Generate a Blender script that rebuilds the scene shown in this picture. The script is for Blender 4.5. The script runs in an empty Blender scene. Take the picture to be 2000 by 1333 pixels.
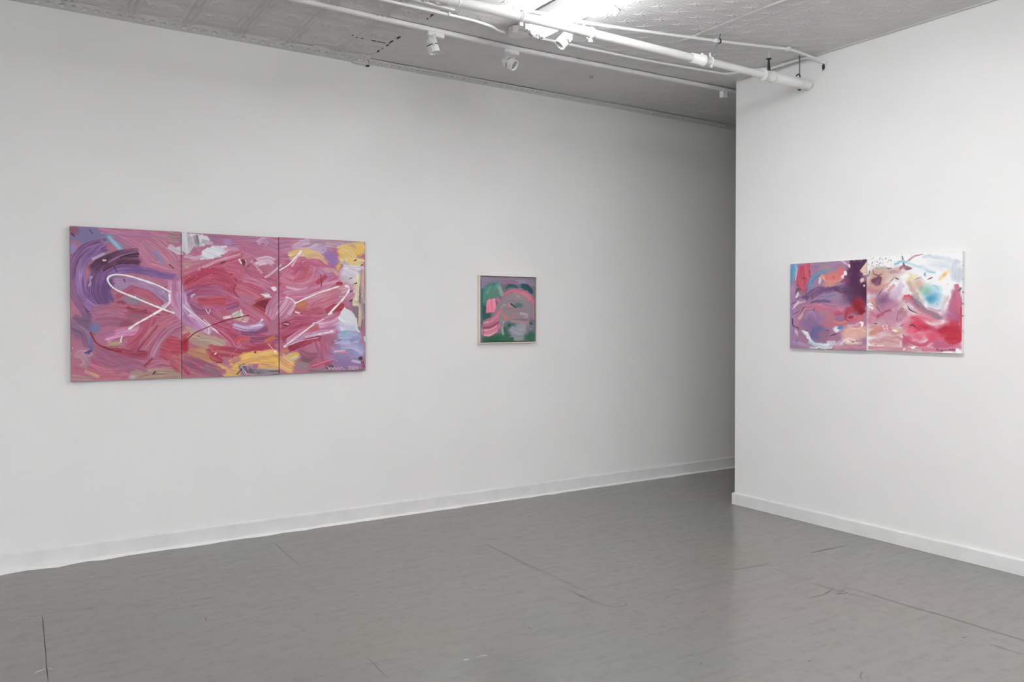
import bpy, math, numpy as np
from mathutils import Vector, Matrix
sc = bpy.context.scene
COL = sc.collection
R = math.radians
# ---------------------------------------------------------------- camera, world, lights, exposure
cam = bpy.data.objects.new('camera', bpy.data.cameras.new('camera')); COL.objects.link(cam)
cam.location = (0, 0, 1.5); cam.rotation_euler = (R(89.2), 0, R(-32.97))
cam.data.sensor_width = 36; cam.data.lens = 28.8; cam.data.shift_y = -0.01208; cam.data.clip_start = .05
sc.camera = cam
w = bpy.data.worlds.new('world'); w.use_nodes = True; sc.world = w
w.node_tree.nodes['Background'].inputs[0].default_value = (.8, .85, 1, 1); w.node_tree.nodes['Background'].inputs[1].default_value = 0.02
sc.view_settings.view_transform = 'Standard'; sc.view_settings.look = 'None'
sc.view_settings.exposure = 0.07; sc.view_settings.gamma = 1.0; sc.view_settings.use_curve_mapping = False
TUBE_STRENGTH = 44.0
def lamp(name, loc, size, energy, color=(1, .985, .96), rot=(0, 0, 0)):
    l = bpy.data.lights.new(name, 'AREA'); l.shape = 'RECTANGLE'; l.size, l.size_y = size; l.energy = energy; l.color = color
    o = bpy.data.objects.new(name, l); o.location = loc; o.rotation_euler = rot; COL.objects.link(o); return o
# ceiling strip lights of the same room outside the picture, plus added fill lamps
lamp('passage_fill', (8.2, 3.0, 3.365), (.16, 1.2), 11, (1, .95, .88))  # weak lamp added to lift the dark far end of the long wall
lamp('strip_lamp', (2.92, .3, 3.365), (.16, 2.3), 55, (1, 1, 1))
lamp('strip_lamp', (2.92, -1.9, 3.365), (.16, 2.3), 24, (1, 1, 1))
lamp('strip_lamp', (-2.4, -1.9, 3.365), (.16, 2.3), 288, (1, 1, 1))
lamp('rear_fill', (.5, -3.0, 1.7), (4., 2.2), 13, (1, 1, 1), (R(90), 0, 0))  # added fill light behind the camera, not a real window
lamp('rear_fill', (-3.2, .8, 1.7), (4., 2.2), 10, (1, 1, 1), (0, R(-90), 0))  # second added fill, from the back wall side; no window stands there
# ---------------------------------------------------------------- materials
def lin(h):
    return tuple(((int(h[i:i+2], 16)/255+.055)/1.055)**2.4 if int(h[i:i+2], 16) > 10 else int(h[i:i+2], 16)/255/12.92 for i in (0, 2, 4))
def mat(name, col, rough=.5, metal=0., bump=0., scale=40., mott=0., emit=0., spec=.5, mscale=3.):
    m = bpy.data.materials.new(name); m.use_nodes = True; nt = m.node_tree; b = nt.nodes['Principled BSDF']
    c = lin(col) if isinstance(col, str) else col
    b.inputs['Base Color'].default_value = (*c, 1); b.inputs['Roughness'].default_value = rough; b.inputs['Metallic'].default_value = metal
    b.inputs['Specular IOR Level'].default_value = spec
    tc = nt.nodes.new('ShaderNodeTexCoord')
    if mott:
        n = nt.nodes.new('ShaderNodeTexNoise'); n.inputs['Scale'].default_value = mscale; n.inputs['Detail'].default_value = 5
        r = nt.nodes.new('ShaderNodeMapRange'); r.inputs[1].default_value = .3; r.inputs[2].default_value = .7; r.inputs[3].default_value = 1-mott; r.inputs[4].default_value = 1+mott*.3
        mx = nt.nodes.new('ShaderNodeVectorMath'); mx.operation = 'SCALE'; mx.inputs[0].default_value = c
        nt.links.new(tc.outputs['Object'], n.inputs['Vector']); nt.links.new(n.outputs[0], r.inputs[0]); nt.links.new(r.outputs[0], mx.inputs['Scale']); nt.links.new(mx.outputs[0], b.inputs['Base Color'])
    if bump:
        n = nt.nodes.new('ShaderNodeTexNoise'); n.inputs['Scale'].default_value = scale; n.inputs['Detail'].default_value = 4
        bp = nt.nodes.new('ShaderNodeBump'); bp.inputs['Strength'].default_value = bump; bp.inputs['Distance'].default_value = .004
        nt.links.new(tc.outputs['Object'], n.inputs['Vector']); nt.links.new(n.outputs[0], bp.inputs['Height']); nt.links.new(bp.outputs[0], b.inputs['Normal'])
    if emit:
        b.inputs['Emission Color'].default_value = (1, 1, 1, 1); b.inputs['Emission Strength'].default_value = emit
    return m
M_WALL = mat('white_wall_paint', (.80, .80, .80), .6, bump=.22, scale=26, mott=.025, mscale=2.2, spec=.3)
M_TRIM = mat('white_trim_paint', (.76, .76, .76), .42, bump=.2, scale=30, mott=.07, mscale=9)
M_BEAD = mat('white_paint_bead', (.84, .84, .84), .45)
M_CEIL = mat('painted_tin', (.66, .66, .66), .5, mott=.05, mscale=5, spec=.35)
M_GAP = mat('dark_gap', (.035, .035, .035), .8)  # near-black for the blocks set at gaps in the tinwork
M_METAL = mat('white_painted_metal', (.74, .74, .74), .4, mott=.05, mscale=20)
M_PIPE = mat('white_pipe_paint', (.78, .78, .78), .42, bump=.15, scale=60, mott=.05, mscale=12)
M_STEEL = mat('dull_steel', (.22, .22, .22), .45, .6)
M_DARK = mat('dark_iron', (.035, .035, .035), .6, .2)
M_TUBE = mat('lit_tube', (.9, .9, .9), .4, emit=TUBE_STRENGTH)
M_CAP = mat('tube_end_cap', (.45, .45, .45), .35, .7)
M_LENS = mat('lens_glass', (.35, .35, .36), .15, .3)
M_WOOD = mat('pale_wood', lin('eee4d6'), .55, bump=.1, scale=60, mott=.06, mscale=14)
M_GAPD = mat('frame_gap_black', (.03, .03, .035), .8)
M_EDGE = mat('primed_canvas_edge', (.74, .73, .74), .8, bump=.2, scale=300)
M_EDGE2 = mat('paint_stained_canvas_edge', lin('8a6a78'), .7, mott=.3, mscale=9)
M_DRIP = mat('red_paint_drip', lin('b86478'), .5)
def floor_mat():
    m = bpy.data.materials.new('polished_grey_floor'); m.use_nodes = True; nt = m.node_tree; N = nt.nodes.new; Lk = nt.links.new; b = nt.nodes['Principled BSDF']
    tc = N('ShaderNodeTexCoord')
    def noise(s, det=4, vec=None, rough=.5):
        n = N('ShaderNodeTexNoise'); n.inputs['Scale'].default_value = s; n.inputs['Detail'].default_value = det; n.inputs['Roughness'].default_value = rough
        Lk(vec or tc.outputs['Object'], n.inputs['Vector']); return n.outputs[0]
    def rng(x, a, b_, c, d):
        r = N('ShaderNodeMapRange'); r.inputs[1].default_value = a; r.inputs[2].default_value = b_; r.inputs[3].default_value = c; r.inputs[4].default_value = d; Lk(x, r.inputs[0]); return r.outputs[0]
    def mix(f, a, c):
        x = N('ShaderNodeMix'); x.data_type = 'RGBA'; Lk(f, x.inputs[0])
        for k, v in ((6, a), (7, c)):
            if isinstance(v, tuple): x.inputs[k].default_value = (*v, 1)
            else: Lk(v, x.inputs[k])
        return x.outputs[2]
    g0, g1, g2 = (.214, .217, .203), (.238, .211, .201), (.227, .216, .187)
    c = mix(rng(noise(.55, 2), .40, .68, 0, 1), g0, g1)
    c = mix(rng(noise(.9, 2), .45, .75, 0, .8), c, g2)
    mp = N('ShaderNodeMapping'); mp.inputs['Scale'].default_value = (2, 14, 1); mp.inputs['Rotation'].default_value = (0, 0, .35); Lk(tc.outputs['Object'], mp.inputs[0])
    c = mix(rng(noise(1.6, 6, mp.outputs[0], .65), .45, .80, 0, .24), c, (.10, .098, .094))
    c = mix(rng(noise(16, 6, None, .7), .50, .78, 0, .32), c, (.10, .10, .098))
    c = mix(rng(noise(75, 2), .68, .76, 0, .25), c, (.06, .06, .058))
    Lk(c, b.inputs['Base Color'])
    Lk(rng(noise(1.4, 3), .3, .7, .21-.03, .21+.04), b.inputs['Roughness']); b.inputs['Specular IOR Level'].default_value = .42
    bp = N('ShaderNodeBump'); bp.inputs['Strength'].default_value = .06; bp.inputs['Distance'].default_value = .002
    Lk(noise(24, 4), bp.inputs['Height']); Lk(bp.outputs[0], b.inputs['Normal'])
    return m
M_FLOOR = floor_mat()
M_SCR = mat('floor_scratch_dark', (.045, .044, .042), .65, spec=.2); M_SCRF = mat('floor_scratch_faint', (.125, .122, .116), .5, spec=.3); M_SCRW = mat('floor_scratch_pale', (.5, .49, .47), .5)
def paint_mat():
    m = bpy.data.materials.new('oil_paint'); m.use_nodes = True; nt = m.node_tree; b = nt.nodes['Principled BSDF']
    a = nt.nodes.new('ShaderNodeAttribute'); a.attribute_name = 'pigment'; nt.links.new(a.outputs['Color'], b.inputs['Base Color'])
    b.inputs['Roughness'].default_value = .5; b.inputs['Specular IOR Level'].default_value = .35
    return m
M_PAINT = paint_mat()
# ---------------------------------------------------------------- mesh helpers
def tag(o, label=None, cat=None, group=None, kind=None):
    for k, v in (('label', label), ('category', cat), ('group', group), ('kind', kind)):
        if v: o[k] = v
    return o
def link(name, me, parent=None):
    o = bpy.data.objects.new(name, me); COL.objects.link(o)
    if parent: o.parent = parent
    return o
def empty(name, loc, label, cat, group=None):
    o = bpy.data.objects.new(name, None); o.empty_display_size = .05; COL.objects.link(o); o.location = loc
    return tag(o, label, cat, group)
class MB:
    """collects boxes, tubes and lathes in world metres; build() links them as one mesh"""
    def __init__(s): s.v = []; s.f = []; s.mi = []; s.sm = []
    def add(s, v, f, mi=0, smooth=False):
        n = len(s.v); s.v += [tuple(p) for p in v]; s.f += [tuple(i+n for i in q) for q in f]; s.mi += [mi]*len(f); s.sm += [smooth]*len(f); return s
    def box(s, a, b, bev=0., mi=0, rot=None, piv=None):
        (x0, y0, z0), (x1, y1, z1) = a, b; e = bev
        if not e:
            v = [(x, y, z) for z in (z0, z1) for y in (y0, y1) for x in (x0, x1)]
            f = [(0, 2, 3, 1), (4, 5, 7, 6), (0, 1, 5, 4), (2, 6, 7, 3), (0, 4, 6, 2), (1, 3, 7, 5)]
        else:
            c = ((x0+x1)/2, (y0+y1)/2, (z0+z1)/2); h = ((x1-x0)/2, (y1-y0)/2, (z1-z0)/2); v = []; idx = {}
            for sx in (-1, 1):
                for sy in (-1, 1):
                    for sz in (-1, 1):
                        for k in range(3):
                            d = [h[0]-e, h[1]-e, h[2]-e]; d[k] = h[k]; idx[(sx, sy, sz, k)] = len(v); v.append((c[0]+sx*d[0], c[1]+sy*d[1], c[2]+sz*d[2]))
            f = []
            S = (-1, 1)
            for s_ in S:
                q = [(s_, a_, b_, 0) for a_, b_ in ((-1, -1), (1, -1), (1, 1), (-1, 1))]; f.append([idx[k] for k in (q if s_ > 0 else q[::-1])])
                q = [(a_, s_, b_, 1) for a_, b_ in ((-1, -1), (-1, 1), (1, 1), (1, -1))]; f.append([idx[k] for k in (q if s_ > 0 else q[::-1])])
                q = [(a_, b_, s_, 2) for a_, b_ in ((-1, -1), (1, -1), (1, 1), (-1, 1))]; f.append([idx[k] for k in (q if s_ > 0 else q[::-1])])
            def quad(p):
                ce = Vector([sum(v[i][j] for i in p)/len(p)-c[j] for j in range(3)]); n = (Vector(v[p[1]])-Vector(v[p[0]])).cross(Vector(v[p[2]])-Vector(v[p[1]]))
                f.append(p if n.dot(ce) > 0 else p[::-1])
            for i in S:
                for j in S:
                    quad([idx[(i, j, -1, 0)], idx[(i, j, -1, 1)], idx[(i, j, 1, 1)], idx[(i, j, 1, 0)]])
                    quad([idx[(i, -1, j, 0)], idx[(i, -1, j, 2)], idx[(i, 1, j, 2)], idx[(i, 1, j, 0)]])
                    quad([idx[(-1, i, j, 1)], idx[(-1, i, j, 2)], idx[(1, i, j, 2)], idx[(1, i, j, 1)]])
                    for k in S: quad([idx[(i, j, k, 0)], idx[(i, j, k, 1)], idx[(i, j, k, 2)]])
        if rot is not None:
            pv = Vector(piv if piv else ((x0+x1)/2, (y0+y1)/2, (z0+z1)/2)); v = [rot @ (Vector(p)-pv)+pv for p in v]
        return s.add(v, f, mi)
    def tube(s, pts, r, n=16, cap=True, mi=0, smooth=True):
        pts = [Vector(p) for p in pts]; rs = r if isinstance(r, (list, tuple)) else [r]*len(pts); v = []; f = []; up = None
        for i, p in enumerate(pts):
            t = (pts[min(i+1, len(pts)-1)]-pts[max(i-1, 0)]).normalized()
            if up is None: up = Vector((0, 0, 1)) if abs(t.z) < .9 else Vector((1, 0, 0))
            a = t.cross(up).normalized(); b = a.cross(t).normalized(); up = b
            for k in range(n):
                q = 2*math.pi*k/n; v.append(p+(a*math.cos(q)+b*math.sin(q))*rs[i])
        for i in range(len(pts)-1):
            for k in range(n):
                k2 = (k+1) % n; f.append((i*n+k, i*n+k2, (i+1)*n+k2, (i+1)*n+k))
        if cap: f += [tuple(range(n))[::-1], tuple(range(len(v)-n, len(v)))]
        s.add(v, f, mi, smooth)
        if cap: s.sm[-2:] = [False, False]
        return s
    def lathe(s, prof, origin, axis, n=24, mi=0, smooth=True):
        """prof: (distance along axis, radius) pairs"""
        ax = Vector(axis).normalized(); o = Vector(origin); a = ax.orthogonal().normalized(); b = ax.cross(a); v = []; f = []
        for d, r in prof:
            for k in range(n):
                q = 2*math.pi*k/n; v.append(o+ax*d+(a*math.cos(q)+b*math.sin(q))*r)
        for i in range(len(prof)-1):
            for k in range(n):
                k2 = (k+1) % n; f.append((i*n+k, i*n+k2, (i+1)*n+k2, (i+1)*n+k))
        return s.add(v, f, mi, smooth)
    def ring(s, c, axis, R_, r, n=24, m=8, mi=0, a0=0, a1=360):
        ax = Vector(axis).normalized(); a = ax.orthogonal().normalized(); b = ax.cross(a); c = Vector(c)
        pts = [c+(a*math.cos(R(q))+b*math.sin(R(q)))*R_ for q in np.linspace(a0, a1, n+1)]
        return s.tube(pts, r, m, True, mi)
    def build(s, name, mats, parent=None, **k):
        off = Vector((0, 0, 0)); q = parent
        while q: off = off+q.location; q = q.parent
        me = bpy.data.meshes.new(name); me.from_pydata([tuple(Vector(p)-off) for p in s.v], [], s.f)
        for m in (mats if isinstance(mats, (list, tuple)) else [mats]): me.materials.append(m)
        me.polygons.foreach_set('material_index', s.mi); me.polygons.foreach_set('use_smooth', s.sm); me.update()
        return tag(link(name, me, parent), **k)
def grid(name, co, mats, extra=None, color=None, smooth=True, flip=False):
    """co: (rows, cols, 3) array -> quad grid mesh; extra: list of (verts, faces, material index)"""
    ny, nx = co.shape[:2]; V = co.reshape(-1, 3); i = np.arange(ny*nx).reshape(ny, nx)
    Q = np.stack([i[:-1, :-1], i[:-1, 1:], i[1:, 1:], i[1:, :-1]], -1).reshape(-1, 4)
    if flip: Q = Q[:, ::-1]
    mi = np.zeros(len(Q), int); sm = np.full(len(Q), smooth)
    for v, f, m in (extra or []):
        n = len(V); V = np.vstack([V, np.array(v, float)]); Q = np.vstack([Q, np.array(f)+n]); mi = np.append(mi, [m]*len(f)); sm = np.append(sm, [False]*len(f))
    me = bpy.data.meshes.new(name); me.vertices.add(len(V)); me.vertices.foreach_set('co', V.astype(np.float32).ravel())
    me.loops.add(Q.size); me.loops.foreach_set('vertex_index', Q.astype(np.int32).ravel())
    me.polygons.add(len(Q)); me.polygons.foreach_set('loop_start', np.arange(0, Q.size, 4, dtype=np.int32))
    for m in mats: me.materials.append(m)
    me.polygons.foreach_set('material_index', mi.astype(np.int32)); me.polygons.foreach_set('use_smooth', sm)
    if color is not None:
        at = me.color_attributes.new('pigment', 'FLOAT_COLOR', 'POINT'); c = np.ones((len(V), 4), np.float32); c[:len(color), :3] = color; c[len(color):, :3] = .6
        at.data.foreach_set('color', c.ravel())
    me.update(calc_edges=True); me.validate()
    return me
BOXF = [(0, 2, 3, 1), (4, 5, 7, 6), (0, 1, 5, 4), (2, 6, 7, 3), (0, 4, 6, 2), (1, 3, 7, 5)]
def boxv(a, b): return [(x, y, z) for z in (a[2], b[2]) for y in (a[1], b[1]) for x in (a[0], b[0])]
# ---------------------------------------------------------------- room shell
LW, PX, PY, ZC = 5.645, 5.062, 4.523, 3.385      # long wall plane, partition plane, partition end, ceiling
struct = dict(kind='structure')
MB().box((-3.3, LW, -.05), (9.6, LW+.15, 3.5)).build('wall_left', M_WALL, label='long white painted gallery wall running back to the left', **struct)
MB().box((PX, -3.1, -.05), (PX+.14, PY, 3.45)).build('wall_right', M_WALL, label='white partition wall at right ending in a sharp corner', **struct)
MB().box((-3.45, -3.2, -.05), (-3.3, LW+.15, 3.5)).build('wall_back', M_WALL, **struct)
MB().box((-3.45, -3.25, -.05), (9.6, -3.1, 3.5)).build('wall_near', M_WALL, **struct)
MB().box((9.6, -3.25, -.05), (9.75, LW+.15, 3.5)).build('wall_far', M_WALL, **struct)
# floor with its scratches and old seams
def ribbon(pts, wd, z):
    p = [Vector((x, y, z)) for x, y in pts]; v = []; f = []
    for i, q in enumerate(p):
        t = (p[min(i+1, len(p)-1)]-p[max(i-1, 0)]).normalized(); n = Vector((-t.y, t.x, 0)); k = wd/2*(.75+.25*math.sin(i*2.1+len(p)))*(.3 if i in (0, len(p)-1) else 1)
        v += [p[i]+n*k, p[i]-n*k]
    for i in range(len(p)-1): f.append((2*i, 2*i+1, 2*i+3, 2*i+2))
    return v, f
fl = MB().box((-3.4, -3.2, -.1), (9.7, LW+.1, 0))
for pts, wd, k in [([(2.796,4.638),(2.767,4.109),(2.769,3.682),(2.767,3.499)],0.005,2),
    ([(2.756,4.159),(2.77,4.066)],0.006,1),
    ([(2.762,3.722),(2.772,3.662)],0.006,1),
    ([(2.702,3.609),(2.695,3.49),(2.698,3.375),(2.711,3.304),(2.737,3.251),(2.78,3.232),(2.822,3.247),(2.832,3.269)],0.006,1),
    ([(2.869,3.344),(2.831,3.282)],0.004,2),
    ([(2.701,3.379),(2.766,3.385)],0.006,2),
    ([(2.491,3.401),(2.628,3.373),(2.709,3.374)],0.008,2),
    ([(3.052,2.945),(3.1,2.955)],0.01,1),
    ([(2.923,3.48),(2.933,3.432)],0.01,1),
    ([(3.051,3.203),(3.099,3.211)],0.01,1),
    ([(3.582,4.768),(3.646,4.806)],0.01,1),
    ([(2.217,3.307),(2.218,3.293)],0.01,1),
    ([(2.212,3.27),(2.205,3.222)],0.01,1),
    ([(2.891,2.966),(2.897,2.948)],0.01,1),
    ([(2.608,2.521),(2.603,2.503)],0.01,1),
    ([(2.385,2.931),(2.385,2.919)],0.01,1),
    ([(2.933,2.763),(2.979,2.739)],0.008,2),
    ([(2.519,2.917),(2.564,2.925)],0.008,2),
    ([(2.338,3.136),(2.366,3.131)],0.008,2),
    ([(2.543,3.293),(2.473,3.182)],0.008,2),
    ([(3.32,3.379),(3.463,3.35)],0.008,2),
    ([(2.16,3.399),(2.358,3.384)],0.008,2),
    ([(2.482,3.644),(2.475,3.583)],0.008,2),
    ([(2.212,2.719),(2.221,2.672)],0.008,2),
    ([(3.734,4.343),(3.82,4.314)],0.008,2),
    ([(3.791,4.621),(4.05,4.575)],0.008,2),
    ([(2.338,2.788),(2.295,2.749)],0.008,2),
    ([(1.759,3.102),(1.786,3.099)],0.012,3),
    ([(1.823,3.099),(1.874,3.093)],0.009,3),
    ([(3.725,3.34),(3.966,3.32),(4.087,3.327)],0.009,2),
    ([(3.892,3.597),(3.887,3.541)],0.006,2),
    ([(3.953,3.538),(3.966,3.32),(3.944,3.005)],0.006,2),
    ([(3.923,2.938),(3.924,2.859),(3.933,2.768)],0.007,1),
    ([(3.933,2.768),(3.958,2.6),(3.957,2.384),(3.965,2.191),(3.973,1.936)],0.005,2),
    ([(3.685,2.8),(3.742,2.783),(3.804,2.781),(3.875,2.794),(3.948,2.819)],0.007,1),
    ([(3.864,2.745),(3.925,2.743)],0.018,1),
    ([(3.903,2.728),(3.958,2.733)],0.014,1),
    ([(3.916,2.761),(3.971,2.764)],0.01,1),
    ([(4.027,2.767),(4.027,2.556),(4.032,2.388),(4.047,2.237),(4.042,2.047),(4.047,1.931),(4.047,1.877)],0.012,2),
    ([(4.027,2.767),(3.974,2.759)],0.006,2),
    ([(3.869,1.946),(3.872,1.873),(3.875,1.797)],0.006,1),
    ([(3.836,2.051),(3.872,2.045)],0.016,1),
    ([(3.053,2.471),(3.117,2.423)],0.008,2),
    ([(3.117,2.082),(3.084,2.07),(3.061,2.053),(3.043,2.031)],0.007,1),
    ([(3.501,3.03),(3.512,2.996)],0.01,2),
    ([(4.45,3.311),(4.633,3.308)],0.008,2),
    ([(4.406,3.324),(4.766,3.299)],0.01,2),
    ([(3.483,1.794),(3.492,1.774)],0.012,2),
    ([(4.191,2.094),(4.244,2.084),(4.209,2.05)],0.006,2),
    ([(3.744,2.923),(3.764,2.913)],0.012,1),
    ([(3.872,2.491),(3.916,2.485)],0.01,2),
    ([(3.413,2.538),(3.37,2.404)],0.006,2),
    ([(4.692,2.455),(4.689,2.432)],0.008,1),
    ([(4.609,2.977),(4.608,2.971)],0.012,1),
    ([(3.312,2.071),(3.472,2.055)],0.007,2),
    ([(3.01,2.268),(3.027,2.276)],0.012,1),
    ([(2.861,2.368),(2.865,2.365)],0.012,1),
    ([(3.528,1.951),(3.526,1.946)],0.014,1),
    ([(1.624,5.41),(1.601,4.699)],0.005,2),
    ([(1.42,3.393),(1.407,3.103)],0.005,1),
    ([(2.787,4.633),(2.78,4.285)],0.005,2),
    ([(1.758,3.098),(1.785,3.098)],0.011,3),
    ([(1.824,3.098),(1.876,3.095)],0.008,3),
    ([(1.385,4.177),(1.398,4.165)],0.011,1),
    ([(1.868,4.45),(1.876,4.442)],0.011,1),
    ([(1.538,4.026),(1.541,4.019)],0.011,1),
    ([(0.777,3.543),(0.791,3.538)],0.011,1),
    ([(0.932,4.249),(0.924,4.192)],0.011,1),
    ([(1.422,3.716),(1.424,3.708)],0.011,1),
    ([(0.915,3.687),(0.938,3.686)],0.007,2),
    ([(1.468,3.619),(1.505,3.651)],0.007,2),
    ([(1.747,3.405),(1.903,3.405)],0.007,2),
    ([(1.7,3.055),(1.708,3.004)],0.007,2),
    ([(1.41,4.093),(1.446,4.104)],0.007,2),
    ([(1.76,3.88),(1.803,3.825)],0.007,2),
    ([(1.981,3.79),(2.082,3.808)],0.007,2),
    ([(0.25,4.716),(0.243,4.548),(0.24,4.408),(0.232,4.161),(0.22,3.845)],0.005,1),
    ([(0.366,4.704),(0.459,4.705),(0.537,4.708)],0.007,2),
    ([(0.797,4.633),(0.82,4.613)],0.008,2),
    ([(0.658,3.63),(0.681,3.644),(0.711,3.668)],0.01,2),
    ([(0.177,3.967),(0.208,3.991),(0.225,3.995)],0.009,3),
    ([(0.228,3.998),(0.244,3.983)],0.008,3),
    ([(0.513,3.995),(0.528,4.069),(0.55,4.125)],0.005,2),
    ([(0.47,5.198),(0.474,5.187)],0.012,1),
    ([(0.886,4.62),(0.89,4.61)],0.014,1),
    ([(0.101,4.72),(0.15,4.729),(0.237,4.709)],0.006,3),
    ([(0.958,4.965),(0.995,5.03)],0.007,2)]:
    pts = np.array(pts); q = [pts[0]]
    for a, b in zip(pts[:-1], pts[1:]):
        n = max(2, int(np.hypot(*(b-a))/.09)); q += [a+(b-a)*t+np.array([math.sin(a[0]*9+t*7), math.cos(a[1]*9+t*5)])*.0015 for t in np.linspace(0, 1, n+1)[1:]]
    v, f = ribbon(q, wd*min(1.2, (np.hypot(*q[len(q)//2])/5)**1.6), .0004); fl.add(v, f, k)
fl.build('floor', [M_FLOOR, M_SCR, M_SCRF, M_SCRW], label='worn polished grey floor with scuffs and scratch lines', **struct)
# tin ceiling: pressed pattern as real relief
def smooth_noise(X, Y, seed):
    L = np.random.RandomState(seed).rand(64, 64); xi = np.floor(X).astype(int); yi = np.floor(Y).astype(int); fx = X-xi; fy = Y-yi; fx = fx*fx*(3-2*fx); fy = fy*fy*(3-2*fy)
    return (L[yi % 64, xi % 64]*(1-fx)+L[yi % 64, (xi+1) % 64]*fx)*(1-fy)+(L[(yi+1) % 64, xi % 64]*(1-fx)+L[(yi+1) % 64, (xi+1) % 64]*fx)*fy
def ceiling_relief(X, Y):
    g = lambda d, w: np.exp(-(d/w)**2)
    ell = lambda u, v, a, b: np.hypot(u/a, v/b)
    A = X < 2.37
    # scroll panels with triple ribs (left part)
    u = (X-1.617+.16625) % .3325-.16625; v = (Y-5.0875+.1225) % .245-.1225; r = .16625-np.abs(u)
    hA = .0042*(g(r, .0055)+g(r-.034, .0055))*(np.abs(v) < .108)+.0034*(g(np.abs(v)-.1225, .006)+.7*g(np.abs(v)-.104, .005))
    ins = (r > .045)
    hA += ins*.0030*(g((ell(u, v+.01, .085, .06)-1)*.07, .006)*(v > -.02)+g((ell(u+.07, v-.01, .026, .03)-1)*.028, .006)+g((ell(u-.03, v+.01, .03, .034)-1)*.03, .006)+g(np.hypot(u-.03, v+.01), .011)+g(np.hypot(u+.102, v+.02), .014)+g(np.hypot(u-.095, v-.01), .014)+.8*g((ell(u-.085, v+.03, .022, .024)-1)*.022, .005))
    # crossed oval panels (right part)
    a, b = .163, .15
    u = (X-3.298+a/2) % a-a/2; v = (Y-3.85+b/2) % b-b/2; uo = (X-3.298) % a-a/2
    cross = (np.abs(u)+np.abs(v) < .075)
    hB = .0026*g(np.abs(v)-b/2, .0042)+.0030*cross*(np.maximum(g(u-v*.15-.011, .005), g(u-v*.15+.011, .005))*(np.abs(v) < .045)+g((u+v)*.7, .006)*.8)
    arc = .044*(1-(uo/(a/2))**2)
    hB += .0026*np.maximum(g(np.abs(v)-arc, .0045), .7*g((ell(uo, v, .04, .017)-1)*.02, .0042))
    h = np.where(A, np.minimum(hA, .0046)*3.2, hB*.8)
    h += .004*(smooth_noise(X*1.6, Y*1.6, 3)-.5)+.0012*(smooth_noise(X*6, Y*6, 5)-.5)
    # overlapping sheets: raised lips and lifted edges at the seams
    lift = np.clip(smooth_noise(X*3+7, Y*5, 9)*2-.9, 0, 1)
    h += np.where(X < 2.37, .005*np.clip(1-(2.37-X)/.05, 0, 1)*(.3+lift), 0)
    h += np.where(X > 4.01, .009*np.clip(1-(X-4.01)/.09, 0, 1)*(.35+lift)*np.clip((4.12-Y)/.1, .1, 1), 0)
    h += .0030*g(X-4.80, .012)*lift+.0018*g(X-4.15, .01)
    h += .008*g(X-(PX-.012), .008)*(Y < PY)
    # open joints along one row of the scroll panels
    h += A*(X > 2.14)*.004*np.clip(1-np.abs(Y-5.2)/.012, 0, 1)*lift
    return h
xs = np.arange(-.8, 6.7, .005); ys = np.arange(2.0, LW+.001, .0052)
X, Y = np.meshgrid(xs, ys); H = ceiling_relief(X, Y); co = np.dstack([X, Y, ZC-H])
x1, y1 = xs[-1], ys[-1]
def slab(a, b): return (boxv((a[0], a[1], ZC-.001), (b[0], b[1], ZC+.08)), BOXF, 0)
gaps = []
for x, y, dx, dy in ((2.372, 5.06, .012, .045), (2.366, 5.17, .005, .06), (2.373, 5.24, .006, .03), (2.370, 5.34, .005, .05), (2.374, 5.40, .005, .03), (2.37, 4.58, .010, .05), (2.374, 4.62, .006, .05), (2.31, 5.20, .06, .005), (2.255, 5.203, .03, .007), (2.17, 5.205, .02, .004), (2.135, 5.206, .012, .004), (1.80, 4.965, .022, .006), (2.09, 5.18, .012, .012)):
    gaps.append((boxv((x-dx/2, y-dy/2, ZC-.0075), (x+dx/2, y+dy/2, ZC+.002)), BOXF, 1))
ex = [slab((-3.4, -3.2), (-.8, LW+.1)), slab((-.8, -3.2), (9.7, 2.0)), slab((x1, 2.0), (9.7, LW+.1)), (boxv((-.8, 2.0, ZC+.03), (x1, LW+.1, ZC+.1)), BOXF, 0)]+gaps
tag(link('ceiling', grid('ceiling', co, [M_CEIL, M_GAP], ex, flip=True)), 'grey white pressed tin ceiling with scroll and crossed oval panels', **struct)
# pressed tin cornice on the long wall: a deep run with eggs, then a thin one
def cornice(name, xa, xb, dep, drop, pitch, label):
    xs = np.arange(xa, xb+.0001, .004); t = np.linspace(0, 1, 26); Xc, T = np.meshgrid(xs, t)
    y = LW-dep*T; z = ZC-drop+(drop-.002)*T**1.5
    g = lambda d, w: np.exp(-(d/w)**2)
    p = (Xc-xa+pitch/2) % pitch-pitch/2
    e = np.hypot(p/(pitch*.25), (T-.55)/.17); hgt = -.016*np.clip(1-e**4, 0, 1)+.006*g((e-1.3)*.02, .004)
    hgt += .0035*g(pitch/2-np.abs(p), .004)*(np.abs(T-.55) < .25)+.004*g((T-.9)*dep, .005)+.0035*g((T-.14)*dep, .005)+.003*g((T-.22)*dep, .004)*np.abs(np.sin(Xc/pitch*math.pi))
    hgt += .004*(smooth_noise(Xc*3, T*2, 11)-.5)
    y = y-hgt*.35*(T > .02)*(T < .99); z = z-hgt*.8*(T > .02)
    co = np.dstack([Xc, np.minimum(y, LW), z])
    n = len(t); back = [((xa, LW, ZC), (xa, LW, ZC-drop))]
    return tag(link(name, grid(name, co, [M_CEIL], flip=False)), label, **struct)
cornice('trim_1', -3.298, 2.385, .105, .030, .063, 'pressed tin cornice with a row of egg shapes')
cornice('trim_2', 2.385, 6.69, .058, .026, .05, 'narrow pressed tin edging')
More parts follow.
